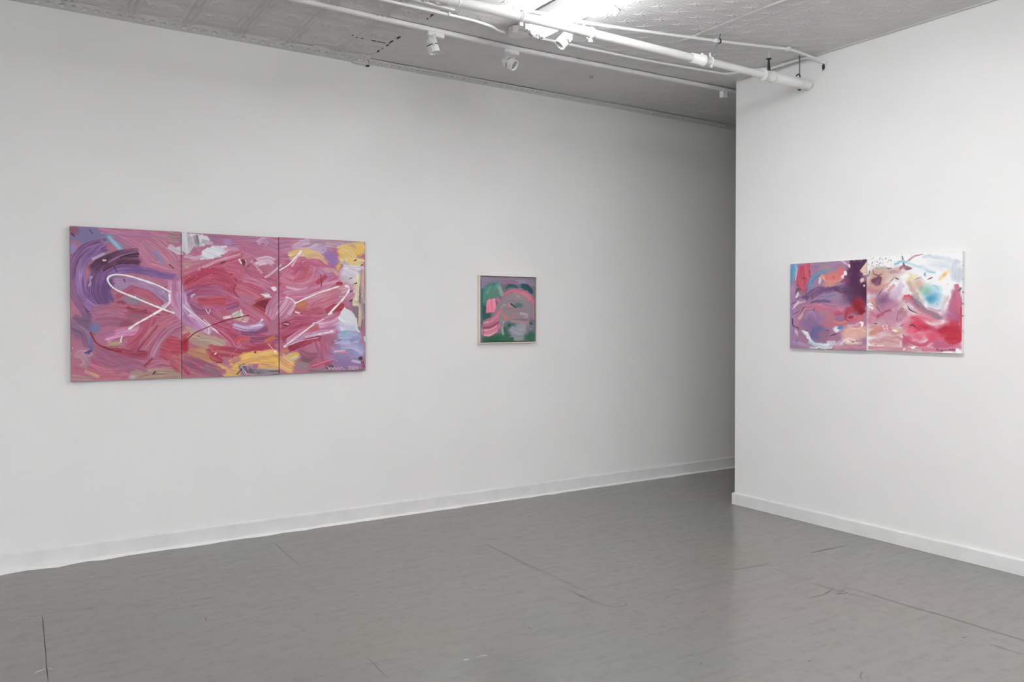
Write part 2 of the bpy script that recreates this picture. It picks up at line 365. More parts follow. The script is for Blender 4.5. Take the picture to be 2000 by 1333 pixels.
MB().box((2.27, LW-.035, ZC-.042), (2.392, LW+.001, ZC-.004), .008).box((2.380, LW-.028, ZC-.047), (2.404, LW+.001, ZC-.040), .002, 1).build('trim_3', [M_CEIL, M_GAP], label='broken end block of the tin cornice', **struct)
# skirting boards
def skirting(name, path, prof, label):
    """path: plan points; prof: (outward, height) pairs; outward is left of the walking direction"""
    P = [Vector((x, y, 0)) for x, y in path]; v = []; f = []; n = len(prof)
    for i, p in enumerate(P):
        d0 = (P[i]-P[i-1]).normalized() if i else None; d1 = (P[i+1]-P[i]).normalized() if i < len(P)-1 else None
        n0 = Vector((-d0.y, d0.x, 0)) if d0 else None; n1 = Vector((-d1.y, d1.x, 0)) if d1 else None
        m = (n0+n1)/(1+n0.dot(n1)) if n0 and n1 else (n0 or n1)
        for o, h in prof: v.append(p+m*o+Vector((0, 0, h)))
    for i in range(len(P)-1):
        for k in range(n-1): f.append((i*n+k, (i+1)*n+k, (i+1)*n+k+1, i*n+k+1))
    mb = MB(); mb.add(v, f); return mb.build(name, M_TRIM, label=label, **struct)
rs = np.random.RandomState(2)
bx = np.arange(9.5, -3.3, -.08)
skirting('baseboard_left', [(9.5, LW), (-3.3, LW)], [(0, .111), (.004, .110), (.0125, .1015), (.013, .098), (.013, 0)], 'white baseboard along the long wall')
mb = MB(); v = []; f = []
for i, x in enumerate(bx):                                   # lumpy paint and caulk bead at its foot
    k = rs.rand(); b = .014+.010*(k > .8)+.006*k+(.03 if -.1 < x < .62 else 0)*k; h = .008+.006*rs.rand()
    v += [(x, LW-.0125, h+.004), (x, LW-.0125-b*.6, h), (x, LW-.0125-b, .001)]
for i in range(len(bx)-1):
    for k in range(2): f.append((3*i+k, 3*i+k+1, 3*i+k+4, 3*i+k+3))
mb.add(v, f, 0, True).build('trim_4', M_BEAD, label='lumpy white paint bead along the foot of the long wall', **struct)
r_ = [(.0155, .084)]+[(.0155-.012*(1-math.cos(a)), .084+.011*math.sin(a)) for a in np.linspace(.2, 1.57, 6)]+[(0, .096)]
skirting('baseboard_right', [(PX, -3.0), (PX, PY), (PX+.14, PY), (PX+.14, -3.0)], [(.0155, .001)]+r_, 'white rounded baseboard wrapping the end of the partition wall')
# ---------------------------------------------------------------- paintings
def hexc(h): return np.array([int(h[i:i+2],16)/255. for i in (0,2,4)])
class Art:
    """a small painter: lays brush strokes, patches and drips of pigment on a grid of canvas points (mm)"""
    def __init__(s,w,h,step,base,seed=1,):
        s.w,s.h,s.st=w,h,step
        s.nx,s.ny=int(round(w/step))+1,int(round(h/step))+1
        s.X,s.Y=np.meshgrid(np.linspace(0,w,s.nx),np.linspace(0,h,s.ny))
        s.rng=np.random.RandomState(seed); s.lat=s.rng.rand(128,128)
        s.col=np.zeros((s.ny,s.nx,3))+hexc(base); s.hgt=np.zeros((s.ny,s.nx)); s.sx=0; s.sf=.3; s.fd=.9; s.mx=.35; s.bz=.22
    def noise(s,x,y,k=0):
        x=x+k*17.31; y=y+k*9.77
        xi=np.floor(x).astype(int); yi=np.floor(y).astype(int); fx=x-xi; fy=y-yi
        fx=fx*fx*(3-2*fx); fy=fy*fy*(3-2*fy); L=s.lat
        a=L[yi%128,xi%128]; b=L[yi%128,(xi+1)%128]; c=L[(yi+1)%128,xi%128]; d=L[(yi+1)%128,(xi+1)%128]
        return (a*(1-fx)+b*fx)*(1-fy)+(c*(1-fx)+d*fx)*fy
    def win(s,x0,y0,x1,y1):
        st=s.st
        return (slice(max(0,int(y0/st)),min(s.ny,int(y1/st)+2)),slice(max(0,int(x0/st)),min(s.nx,int(x1/st)+2)))
    def put(s,w,a,c,h=None):
        a3=a[...,None]; s.col[w]=s.col[w]*(1-a3)+c*a3
        if h is not None: s.hgt[w]=s.hgt[w]*(1-.7*a)+h*a
    def spline(s,p,n):
        p=np.array(p,float)
        if len(p)==2: return p[0]+(p[1]-p[0])*np.linspace(0,1,n)[:,None]
        q=np.vstack([2*p[0]-p[1],p,2*p[-1]-p[-2]]); out=[]
        u=np.linspace(0,len(p)-1,n)
        for t in u:
            i=min(int(t),len(p)-2); f=t-i; a,b,c,d=q[i:i+4]
            out.append(.5*((2*b)+(c-a)*f+(2*a-5*b+4*c-d)*f*f+(3*b-a-3*c+d)*f**3))
        return np.array(out)
    def stroke(s,p,wd,c1,c2,al=1.,dry=0.,st=1.,end=.5,tap=(1,1),h=1.):
        s.sx+=1; k=s.sx
        p=np.array(p,float); L=np.sum(np.hypot(*np.diff(p,axis=0).T)); n=int(min(90,max(6,L/9)))
        q=s.spline(p,n); r=wd/2.
        w=s.win(q[:,0].min()-r,q[:,1].min()-r,q[:,0].max()+r,q[:,1].max()+r)
        X,Y=s.X[w],s.Y[w]
        if X.size==0: return
        best=np.full(X.shape,1e9); T=np.zeros(X.shape); S=np.zeros(X.shape); acc=0.; U=np.zeros(X.shape)
        for i in range(n-1):
            a=q[i]; d=q[i+1]-a; l=np.hypot(*d)
            if l<1e-6: continue
            e=d/l; tx=(X-a[0])*e[0]+(Y-a[1])*e[1]; sg=(X-a[0])*-e[1]+(Y-a[1])*e[0]
            tc=np.clip(tx,0 if i else -r*end,l if i<n-2 else l+r*end)
            ds=np.hypot(tx-tc,sg); m=ds<best
            best=np.where(m,ds,best); T=np.where(m,acc+tc,T); S=np.where(m,np.sign(sg)*ds,S); acc+=l
        f=np.clip(T/max(acc,1e-6),0,1); rr=r*(tap[0]+(tap[1]-tap[0])*f); z=S/np.maximum(rr,.1)
        b1=s.noise(S/5.,T/120.,k); b2=s.noise(S/2.2,T/70.,k+3); b3=s.noise(S/14.,T/160.,k+5)
        n1=np.clip(.5+((b1*.4+b2*.25+b3*.35)-.5)*3.*st,0,1)
        ed=np.abs(z)+.22*(s.noise(T/18.,S/30.,k+9)-.5)
        sf=s.sf if wd>24 else .2
        a=np.clip((1.-ed)/sf,0,1); a=a*a*(3-2*a)
        rag=(s.noise(S/4.,k*1.7+0*S,k+11)-.3)*r*end*1.3
        fd=4+r*s.fd*end*(.4+1.2*s.noise(S/6.,k*2.3+0*S,k+13))*(wd>24)
        a=a*np.clip((T+r*end*.6-rag)/fd,0,1)*np.clip((acc+r*end*.6-rag-T)/fd,0,1)
        a=a*(1-s.mx*np.clip(s.noise(T/45.,S/16.,k+15)*1.6-.3,0,1))
        if dry: a=a*np.clip((b1*.5+b2*.5-dry*(.35+.65*f))/.16+.4,0,1)
        c=hexc(c1)*(1-n1[...,None])+hexc(c2)*n1[...,None]
        if wd>24: c=np.clip(c*(1+s.bz*(np.clip(b2*2.6-1.7,0,1)-np.clip(.9-b2*2.6,0,1)))[...,None],0,1)
        s.put(w,a*al,c,h*(n1-.4)*(.5+.5*np.clip(b2*2-.5,0,1)))
    def blob(s,x,y,rx,ry,c,al=1.,ang=0.,soft=.5,rough=.35,fr=30.):
        s.sx+=1; R=max(rx,ry)*1.4; w=s.win(x-R,y-R,x+R,y+R); X,Y=s.X[w]-x,s.Y[w]-y
        if X.size==0: return
        t=np.radians(ang); u=(X*np.cos(t)+Y*np.sin(t))/rx; v=(-X*np.sin(t)+Y*np.cos(t))/ry
        d=np.hypot(u,v)+rough*(.6*s.noise((X+x)/fr,(Y+y)/fr,s.sx)+.4*s.noise((X+x)/fr*2.7,(Y+y)/fr*2.7,s.sx+2)-.5)
        s.put(w,np.clip((1-d)/soft,0,1)*al,hexc(c))
    def poly(s,p,c1,c2=None,al=1.,ang=0.,wob=4.,soft=1,st=1.,dry=0.,h=1.):
        s.sx+=1; k=s.sx; p=np.array(p,float); w=s.win(p[:,0].min()-8,p[:,1].min()-8,p[:,0].max()+8,p[:,1].max()+8)
        X,Y=s.X[w],s.Y[w]
        if X.size==0: return
        xx=X+wob*2*(s.noise(X/12,Y/12,k)-.5); yy=Y+wob*2*(s.noise(X/12,Y/12,k+4)-.5)
        ins=np.zeros(X.shape,bool); j=len(p)-1
        for i in range(len(p)):
            (xi,yi),(xj,yj)=p[i],p[j]
            ins^=((yi>yy)!=(yj>yy))&(xx<(xj-xi)*(yy-yi)/((yj-yi) or 1e-9)+xi); j=i
        a=ins.astype(float)
        for _ in range(soft):
            b=np.pad(a,1,mode='edge'); a=(b[:-2,1:-1]+b[2:,1:-1]+b[1:-1,:-2]+b[1:-1,2:]+2*b[1:-1,1:-1])/6
        t=np.radians(ang); u=X*np.cos(t)+Y*np.sin(t); v=-X*np.sin(t)+Y*np.cos(t)
        b1=s.noise(v/5,u/110,k); b3=s.noise(v/15,u/140,k+5); n1=np.clip(.5+((b1*.5+b3*.5)-.5)*2.2*st,0,1)
        if dry: a=a*np.clip((s.noise(v/4,u/60,k+8)-dry)/.15+.4,0,1)
        c=hexc(c1)*(1-n1[...,None])+hexc(c2 or c1)*n1[...,None]
        s.put(w,a*al,c,h*(n1-.4))
    def mode(s,sf,fd,mx,bz=.22): s.sf,s.fd,s.mx,s.bz=sf,fd,mx,bz
    def warp(s,amp,sc):
        # the wet paint drags a little
        s.sx+=1; k=s.sx; a=amp/s.st
        dx=a*(s.noise(s.X/sc,s.Y/sc,k)-.5+.5*(s.noise(s.X/sc*2.6,s.Y/sc*2.6,k+1)-.5)); dy=a*(s.noise(s.X/sc,s.Y/sc,k+2)-.5+.5*(s.noise(s.X/sc*2.6,s.Y/sc*2.6,k+3)-.5))
        j=np.clip(np.arange(s.nx)[None]+dx,0,s.nx-1.001); i=np.clip(np.arange(s.ny)[:,None]+dy,0,s.ny-1.001)
        i0=i.astype(int); j0=j.astype(int); f=(i-i0)[...,None]; g=(j-j0)[...,None]; C=s.col
        s.col=(C[i0,j0]*(1-g)+C[i0,j0+1]*g)*(1-f)+(C[i0+1,j0]*(1-g)+C[i0+1,j0+1]*g)*f
    def line(s,p,wd,c,al=1.,var=.4,dry=0.,tp=0):
        s.sx+=1; k=s.sx; p=np.array(p,float); L=np.sum(np.hypot(*np.diff(p,axis=0).T)); n=int(min(120,max(8,L/5))); q=s.spline(p,n)
        w=s.win(q[:,0].min()-wd*2,q[:,1].min()-wd*2,q[:,0].max()+wd*2,q[:,1].max()+wd*2); X,Y=s.X[w],s.Y[w]
        if X.size==0: return
        best=np.full(X.shape,-1e9); acc=0.
        for i in range(n-1):
            a=q[i]; d=q[i+1]-a; l2=max(d@d,1e-9); t=np.clip(((X-a[0])*d[0]+(Y-a[1])*d[1])/l2,0,1)
            ds=np.hypot(X-a[0]-t*d[0],Y-a[1]-t*d[1]); r=wd/2*(1+var*2*(s.noise(np.array((acc)/25.),np.array(k*3.1),k)-.5))*(1-tp*abs(2*i/(n-1.)-1)**2)
            best=np.maximum(best,r-ds); acc+=np.sqrt(l2)
        a=np.clip(best/s.st+.5,0,1)
        if dry: a=a*np.clip((s.noise(X/7,Y/7,k)-dry)/.2+.5,0,1)
        s.put(w,a*al,hexc(c),np.full(X.shape,1.2))
    def dots(s,cx,cy,sx,sy,n,c,r=(2,5),al=.9,el=1.):
        for _ in range(n):
            x=cx+(s.rng.rand()*2-1)*sx; y=cy+(s.rng.rand()*2-1)*sy; q=r[0]+(r[1]-r[0])*s.rng.rand()**2
            s.blob(x,y,q*el,q,c,al,s.rng.rand()*180,.4,.2,8.)
    def glaze(s,x0,y0,x1,y1,amt,sc=25.):
        """fine pigment mottling over an area"""
        s.sx+=1; w=s.win(x0,y0,x1,y1); X,Y=s.X[w],s.Y[w]
        n=s.noise(X/sc,Y/sc,s.sx)*.6+s.noise(X/sc*2.9,Y/sc*2.9,s.sx+1)*.4-.5
        s.col[w]=np.clip(s.col[w]*(1+amt*n)[...,None],0,1)

ARTS = dict(
tri=(1903,944,2.0,'a86880',[
('mode',0.5,1.2,0.4,{}),
('stroke',[(1668,490),(1840,528),(2012,542)],108,'9a5a7a','b0667c',{'al':0.8}),
('stroke',[(-65,321),(11,250),(89,155)],109,'9a5a7a','b0667c',{'al':0.8}),
('stroke',[(223,599),(311,575),(400,528)],76,'97607f','ad7088',{'al':0.8}),
('stroke',[(1766,651),(1805,754),(1845,833)],60,'ad7088','97607f',{'al':0.8}),
('stroke',[(1274,477),(1395,397),(1517,293)],59,'b37a94','b37a94',{'al':0.8}),
('stroke',[(914,380),(1037,507),(1160,609)],87,'a45a70','a5607e',{'al':0.8}),
('stroke',[(1294,121),(1460,180),(1626,215)],83,'97607f','ad7088',{'al':0.8}),
('stroke',[(1123,937),(1189,857),(1255,753)],60,'97607f','ad7088',{'al':0.8}),
('stroke',[(1656,231),(1747,419),(1838,584)],69,'b37a94','97607f',{'al':0.8}),
('stroke',[(1047,706),(1088,810),(1129,889)],64,'a5607e','a86a88',{'al':0.8}),
('stroke',[(1317,905),(1394,856),(1470,783)],57,'a45a70','a45a70',{'al':0.8}),
('stroke',[(1112,257),(1169,355),(1226,429)],80,'a86a88','b0667c',{'al':0.8}),
('stroke',[(974,896),(1087,808),(1201,696)],90,'a86a88','ad7088',{'al':0.8}),
('stroke',[(237,240),(283,356),(328,447)],73,'ad7088','ad7088',{'al':0.8}),
('stroke',[(1037,402),(1177,424),(1317,422)],108,'a86a88','a5607e',{'al':0.8}),
('stroke',[(1004,130),(1186,90),(1368,26)],53,'b0667c','97607f',{'al':0.8}),
('stroke',[(1029,149),(1164,129),(1299,84)],60,'a86a88','b0667c',{'al':0.8}),
('stroke',[(1591,486),(1793,451),(1996,392)],52,'b37a94','b0667c',{'al':0.8}),
('stroke',[(25,666),(30,524),(35,358)],76,'b37a94','a86a88',{'al':0.8}),
('stroke',[(456,815),(518,908),(580,977)],67,'97607f','9a5a7a',{'al':0.8}),
('stroke',[(674,882),(775,749),(876,592)],60,'a5607e','ad7088',{'al':0.8}),
('stroke',[(759,615),(779,732),(799,824)],100,'a45a70','b0667c',{'al':0.8}),
('stroke',[(40,806),(168,794),(297,759)],71,'b37a94','97607f',{'al':0.8}),
('stroke',[(1494,480),(1599,321),(1704,139)],98,'97607f','a5607e',{'al':0.8}),
('stroke',[(3,196),(165,97),(327,-24)],107,'9a5a7a','a45a70',{'al':0.8}),
('stroke',[(164,184),(289,221),(414,234)],72,'b37a94','a86a88',{'al':0.8}),
('stroke',[(12,348),(56,519),(100,666)],106,'ad7088','b0667c',{'al':0.8}),
('stroke',[(1336,872),(1397,790),(1458,684)],94,'a45a70','a45a70',{'al':0.8}),
('stroke',[(586,729),(634,848),(682,943)],101,'a86a88','b37a94',{'al':0.8}),
('stroke',[(501,358),(645,383),(789,383)],83,'b37a94','97607f',{'al':0.8}),
('stroke',[(332,285),(385,494),(439,680)],82,'97607f','a86a88',{'al':0.8}),
('stroke',[(1086,735),(1141,919),(1195,1080)],94,'9a5a7a','a5607e',{'al':0.8}),
('stroke',[(1732,960),(1815,898),(1898,811)],101,'a5607e','a45a70',{'al':0.8}),
('stroke',[(995,282),(1098,275),(1201,245)],73,'97607f','a45a70',{'al':0.8}),
('stroke',[(-75,738),(81,803),(239,845)],54,'9a5a7a','9a5a7a',{'al':0.8}),
('stroke',[(107,972),(297,942),(488,889)],51,'a5607e','b0667c',{'al':0.8}),
('stroke',[(1530,378),(1691,374),(1851,346)],88,'a5607e','9a5a7a',{'al':0.8}),
('stroke',[(1074,182),(1161,227),(1247,249)],76,'b0667c','a5607e',{'al':0.8}),
('stroke',[(1534,258),(1602,199),(1670,116)],91,'a5607e','b0667c',{'al':0.8}),
('stroke',[(309,227),(466,355),(623,460)],100,'a86a88','b37a94',{'al':0.8}),
('stroke',[(700,76),(811,191),(921,282)],106,'b37a94','a5607e',{'al':0.8}),
('stroke',[(1409,112),(1538,128),(1666,120)],78,'b0667c','a86a88',{'al':0.8}),
('stroke',[(926,557),(1067,551),(1208,521)],93,'a86a88','b0667c',{'al':0.8}),
('stroke',[(499,437),(621,462),(743,463)],84,'a5607e','b0667c',{'al':0.8}),
('stroke',[(55,719),(227,763),(399,783)],51,'9a5a7a','97607f',{'al':0.8}),
('stroke',[(1067,841),(1070,733),(1074,601)],54,'ad7088','9a5a7a',{'al':0.8}),
('stroke',[(823,857),(1012,898),(1202,914)],79,'b37a94','97607f',{'al':0.8}),
('stroke',[(1623,887),(1728,869),(1834,827)],74,'ad7088','b37a94',{'al':0.8}),
('stroke',[(504,439),(545,542),(586,620)],67,'ad7088','9a5a7a',{'al':0.8}),
('stroke',[(1181,804),(1326,913),(1471,998)],53,'ad7088','b37a94',{'al':0.8}),
('stroke',[(1099,295),(1235,366),(1370,413)],108,'ad7088','97607f',{'al':0.8}),
('stroke',[(-103,615),(40,499),(185,360)],84,'b37a94','a86a88',{'al':0.8}),
('stroke',[(897,584),(956,763),(1015,918)],72,'a45a70','97607f',{'al':0.8}),
('stroke',[(1348,561),(1529,668),(1709,751)],88,'97607f','a45a70',{'al':0.8}),
('stroke',[(673,619),(724,750),(774,857)],67,'a45a70','a45a70',{'al':0.8}),
('stroke',[(50,151),(155,283),(260,392)],82,'97607f','97607f',{'al':0.8}),
('stroke',[(1644,740),(1829,777),(2013,790)],106,'9a5a7a','a86a88',{'al':0.8}),
('stroke',[(457,382),(647,318),(838,230)],57,'9a5a7a','ad7088',{'al':0.8}),
('stroke',[(60,554),(205,500),(349,422)],92,'ad7088','a45a70',{'al':0.8}),
('stroke',[(328,466),(357,326),(386,162)],63,'a45a70','a5607e',{'al':0.8}),
('stroke',[(1551,216),(1605,386),(1659,531)],60,'a45a70','b37a94',{'al':0.8}),
('stroke',[(249,745),(346,733),(443,698)],100,'ad7088','a5607e',{'al':0.8}),
('stroke',[(370,697),(442,808),(513,895)],92,'a5607e','a86a88',{'al':0.8}),
('stroke',[(538,221),(653,133),(769,22)],68,'a86a88','ad7088',{'al':0.8}),
('stroke',[(1345,292),(1441,446),(1537,577)],103,'a5607e','a45a70',{'al':0.8}),
('stroke',[(493,804),(567,873),(642,918)],106,'97607f','a86a88',{'al':0.8}),
('stroke',[(889,243),(1093,295),(1297,323)],73,'a45a70','b0667c',{'al':0.8}),
('stroke',[(847,382),(941,221),(1034,35)],78,'9a5a7a','a5607e',{'al':0.8}),
('stroke',[(1579,810),(1719,685),(1859,535)],61,'a45a70','97607f',{'al':0.8}),
('stroke',[(1505,882),(1591,859),(1676,812)],98,'9a5a7a','a45a70',{'al':0.8}),
('mode',0.2,0.55,0.22,{}),
('blob',90,51,158,72,'6f6f98',0.9,{}),
('blob',22,28,43,36,'875068',0.9,{}),
('blob',245,67,86,43,'6a8cb0',0.9,{'ang':30}),
('blob',181,78,43,29,'7f7aa5',0.8,{}),
('stroke',[(209,45),(251,98),(301,158)],29,'76a4bc','8fb0c8',{'dry':0.2}),
('blob',188,73,16,14,'80486e',1.0,{}),
('blob',18,140,28,43,'8a86b8',0.8,{}),
('stroke',[(259,19),(389,83),(493,199),(598,309)],129,'a6668a','b87c98',{}),
('stroke',[(346,14),(463,55),(569,139),(637,234)],116,'a8647e','b98094',{}),
('stroke',[(160,17),(317,31),(449,24)],44,'97658a','ae7896',{'dry':0.2}),
('stroke',[(404,66),(508,174),(568,269)],46,'b58496','a8708c',{'dry':0.25}),
('stroke',[(470,127),(523,210)],35,'8086ac','94799c',{'dry':0.2}),
('stroke',[(441,16),(561,50),(631,30)],45,'a86c88','b07c94',{}),
('stroke',[(554,18),(600,32),(646,21)],53,'86666c','a08088',{'st':1.3}),
('stroke',[(561,66),(615,72)],31,'8d6c74','b49aa2',{'dry':0.2}),
('poly',[(603,101),(638,91),(642,148),(618,145)],'d2ccd6','b8a8b4',{'ang':60}),
('stroke',[(554,95),(599,122),(634,140)],37,'cfc6d2','b89cae',{'dry':0.2}),
('stroke',[(583,277),(492,255),(410,242)],68,'a9607f','b8789a',{}),
('stroke',[(448,200),(568,237),(637,251)],31,'a85a70','b98090',{'dry':0.3}),
('blob',124,158,110,58,'86749f',0.9,{}),
('stroke',[(181,101),(83,152),(27,270),(47,423),(129,554)],99,'5f3d66','8a6596',{}),
('stroke',[(159,125),(76,214),(54,330),(81,438),(178,515)],57,'744f88','9a7cac',{'dry':0.15}),
('stroke',[(7,324),(13,408),(74,500)],50,'7d4f74','8e6488',{}),
('blob',138,251,44,36,'4a2a48',0.9,{}),
('stroke',[(124,267),(187,218),(272,183),(383,171)],120,'45203c','7b4c78',{'end':0.12,'tap':(0.7,1)}),
('stroke',[(201,210),(280,159),(374,128)],30,'5a3356','8d638a',{'end':0.1}),
('stroke',[(272,183),(323,161),(387,153)],9,'391a30','45203c',{'end':0.1}),
('stroke',[(279,215),(345,195),(397,202)],10,'391a30','5a3050',{'end':0.1}),
('stroke',[(179,312),(272,258),(374,251),(492,279),(598,293)],71,'66487f','7f5f9a',{'tap':(1,0.6)}),
('stroke',[(159,266),(133,391),(178,484)],110,'5c3c6e','7f5c8e',{}),
('stroke',[(215,319),(186,390),(221,460)],73,'55386e','6f4d80',{'st':1.4}),
('stroke',[(74,453),(122,492),(164,491)],44,'7f5a92','a284b4',{}),
('poly',[(103,298),(119,298),(108,360),(97,364)],'a89ab4','7f6a92',{}),
('stroke',[(117,197),(187,157)],19,'8d82a0','b0a6bc',{'dry':0.3}),
('line',[(180,201),(191,201)],11.5,'c0b0bc',{}),
('line',[(201,174),(203,202)],5.0,'3a2038',{}),
('stroke',[(243,342),(344,339),(476,385),(552,448)],91,'94749c','a88cb2',{}),
('stroke',[(315,356),(432,385),(521,449)],30,'a897b6','90689a',{'dry':0.15}),
('stroke',[(329,375),(432,409),(514,481)],57,'923a54','b05f74',{}),
('stroke',[(249,428),(344,363)],34,'8e3b55','a55a72',{'dry':0.15}),
('blob',343,443,68,32,'8a788c',1.0,{}),
('blob',278,463,34,22,'8d3a4c',1.0,{}),
('stroke',[(235,499),(343,506),(461,522),(559,554)],77,'963a54','b2667a',{}),
('stroke',[(227,546),(386,562),(551,570)],54,'a34e68','b8708a',{}),
('stroke',[(307,491),(372,522),(431,514)],30,'7d2c40','9a4a5c',{'dry':0.2}),
('blob',364,546,62,27,'8a5c70',0.8,{}),
('blob',66,623,95,88,'785878',1.0,{}),
('stroke',[(115,538),(213,515),(292,546)],96,'9c5a76','b07690',{}),
('stroke',[(129,585),(241,577),(357,602)],67,'a2637e','8f5876',{}),
('blob',306,601,45,45,'8d4660',0.9,{}),
('blob',132,616,40,44,'6f74a0',0.9,{}),
('stroke',[(12,608),(73,654),(103,763)],58,'745070','8a6a86',{}),
('stroke',[(12,546),(66,569),(115,569)],36,'80607c','6c5474',{}),
('stroke',[(248,656),(371,634),(505,602),(597,570)],86,'a8506c','b4708a',{}),
('stroke',[(191,695),(241,660),(401,632)],53,'be7aa6','cf98bc',{'end':0.2}),
('stroke',[(156,671),(241,648)],38,'a96c92','9a6088',{'dry':0.2}),
('stroke',[(17,792),(51,762),(113,779)],67,'a06e84','b88a98',{}),
('stroke',[(51,770),(85,833),(44,862)],45,'9a7c8c','b08898',{'dry':0.2}),
('stroke',[(97,678),(114,732),(93,779)],22,'5a508e','7a78a8',{}),
('line',[(75,770),(117,756)],8.9,'4a3a78',{}),
('blob',240,723,52,26,'b3957c',1.0,{}),
('stroke',[(198,734),(283,728)],19,'b08c78','94606a',{'dry':0.2}),
('stroke',[(212,766),(327,784),(444,795)],65,'8c2f47','a8506a',{}),
('stroke',[(127,772),(226,821),(341,864),(399,890)],108,'a2627e','8e5674',{}),
('stroke',[(99,841),(183,883),(311,895)],53,'a85068','b8708a',{}),
('stroke',[(3,868),(113,907),(275,921)],75,'b47a84','a5566e',{}),
('stroke',[(3,915),(119,935)],45,'9a7480','b08c8c',{}),
('stroke',[(71,879),(154,921)],23,'c29a88','b88078',{'dry':0.2}),
('stroke',[(326,935),(444,912),(641,911)],87,'947870','a88e80',{}),
('blob',340,928,31,19,'b8b0b8',0.7,{}),
('stroke',[(239,885),(341,848),(429,883)],62,'945a76','a8708c',{}),
('stroke',[(319,752),(401,666),(446,554)],92,'b0586e','9f4460',{}),
('stroke',[(400,746),(475,643),(566,570)],87,'a8526a','b87488',{}),
('stroke',[(520,724),(642,751)],130,'9d2d46','b04c5e',{}),
('stroke',[(436,851),(474,739),(551,643),(643,595)],63,'8e5470','b5748e',{}),
('stroke',[(459,804),(512,700),(597,627)],19,'b98aa2','9a5c78',{}),
('stroke',[(371,761),(430,682),(490,602)],14,'7d3048','9a4a60',{}),
('stroke',[(504,772),(580,831),(642,882)],88,'a5465c','b0646e',{}),
('stroke',[(573,807),(642,825)],32,'b5786c','a85060',{'dry':0.2}),
('stroke',[(429,859),(504,845),(565,855)],47,'a04a66','b37288',{'dry':0.15}),
('line',[(106,647),(138,710),(205,748),(276,767)],9.6,'86202f',{}),
('stroke',[(407,866),(437,835),(459,812)],17,'7d1c30','9a3a4c',{}),
('stroke',[(591,309),(598,415),(643,529),(674,570)],96,'a8668c','c18fb2',{}),
('stroke',[(614,317),(644,447),(675,529)],47,'b37ca0','d0aac6',{'dry':0.15}),
('stroke',[(559,489),(643,570)],11,'d8bcd4','b888ac',{'dry':0.2}),
('line',[(566,390),(492,350),(403,318),(315,292),(243,288),(206,307),(211,342),(250,381),(343,423),(431,462),(513,497),(586,525)],10.1,'ece8ec',{}),
('line',[(561,408),(559,460),(521,497),(431,554),(364,594),(324,624)],11.7,'ece8ec',{}),
('line',[(282,671),(275,692),(276,708)],8.2,'ece8ec',{}),
('dots',284,708,23,6,5,'ece8ec',(2,3),{}),
('blob',356,423,8,6,'ece8ec',1.0,{}),
('line',[(187,691),(284,669)],5.2,'dfaac8',{}),
('stroke',[(514,489),(567,456)],20,'e6dce6','c8a0c0',{'dry':0.3}),
('line',[(238,236),(255,270)],5.8,'3a1430',{}),
('line',[(293,313),(302,332)],5.9,'3a1430',{}),
('line',[(104,16),(120,40)],5.7,'3a1430',{}),
('line',[(8,45),(21,60)],5.5,'3a1430',{}),
('line',[(561,214),(589,238)],6.2,'3a1430',{}),
('line',[(462,913),(472,899)],6.3,'3a1430',{}),
('dots',485,191,137,68,14,'d8c8d8',(1.5,3),{}),
('dots',567,371,31,31,8,'8a2038',(2,4),{}),
('dots',227,617,228,266,12,'d0b8c8',(1.2,2),{}),
('dots',446,530,46,23,5,'7a2034',(2,4),{}),
('dots',11,738,3,3,1,'ece8ec',(3,3.5),{}),
('dots',230,67,202,43,10,'3a2a50',(1.2,2.2),{}),
('dots',522,396,23,9,5,'ece8ec',(2,4),{}),
('stroke',[(634,210),(737,207),(903,146),(1059,91)],152,'a8607c','b87c94',{}),
('blob',670,209,44,30,'b08c88',0.8,{}),
('stroke',[(641,279),(774,229),(903,169)],90,'b0667e','a85a78',{}),
('stroke',[(775,34),(926,50),(1123,32),(1269,65)],86,'9a6486','b07c9c',{}),
('stroke',[(981,95),(1123,96),(1277,139)],95,'a86688','b87894',{}),
('blob',926,50,46,27,'a686b4',0.8,{}),
('blob',842,38,44,22,'906894',0.7,{}),
('stroke',[(1012,53),(1139,112),(1269,188)],71,'b06c88','a5607e',{}),
('poly',[(633,4),(738,3),(801,17),(816,55),(774,81),(715,91),(670,147),(634,122)],'d6d3da','bcb6c0',{'ang':80,'wob':7,'soft':3}),
('blob',760,35,52,30,'d2d0d8',0.9,{}),
('stroke',[(693,23),(700,100)],36,'5e5662','b4aeb8',{'dry':0.42,'st':1.6}),
('stroke',[(723,13),(737,90)],33,'544c58','a8a2ac',{'dry':0.45,'st':1.6}),
('stroke',[(760,50),(835,62)],27,'6c626e','b8a8b8',{'dry':0.45}),
('poly',[(748,171),(767,108),(835,76),(922,75),(923,117),(880,139),(834,166)],'dcdde4','c8c6d2',{'ang':20}),
('stroke',[(903,98),(965,91),(996,106)],27,'d2bccc','b888a0',{'dry':0.35}),
('stroke',[(838,152),(888,145)],11,'8f8d96','c0c0c8',{'dry':0.3}),
('stroke',[(649,148),(722,161),(767,143)],29,'b490a8','c8b4c4',{'dry':0.2}),
('stroke',[(1123,48),(1163,18),(1196,52)],36,'dcc4d6','b088a8',{'dry':0.35}),
('stroke',[(1114,177),(1187,158),(1236,173)],63,'e2d4e0','b888a2',{'dry':0.3}),
('stroke',[(1075,171),(1122,193)],32,'b8a0b4','d8c8d4',{'dry':0.3}),
('stroke',[(655,333),(766,260),(903,193),(1031,132)],99,'ac4864','c27c92',{}),
('stroke',[(736,238),(857,179),(1012,129)],23,'c08098','d0a0b0',{'dry':0.3}),
('stroke',[(811,259),(887,233),(964,270)],68,'b25470','b8667c',{}),
('stroke',[(669,356),(796,283),(910,296),(979,381)],127,'9d2a44','b4506a',{}),
('stroke',[(662,387),(811,314),(948,350)],38,'b86078','a23e58',{}),
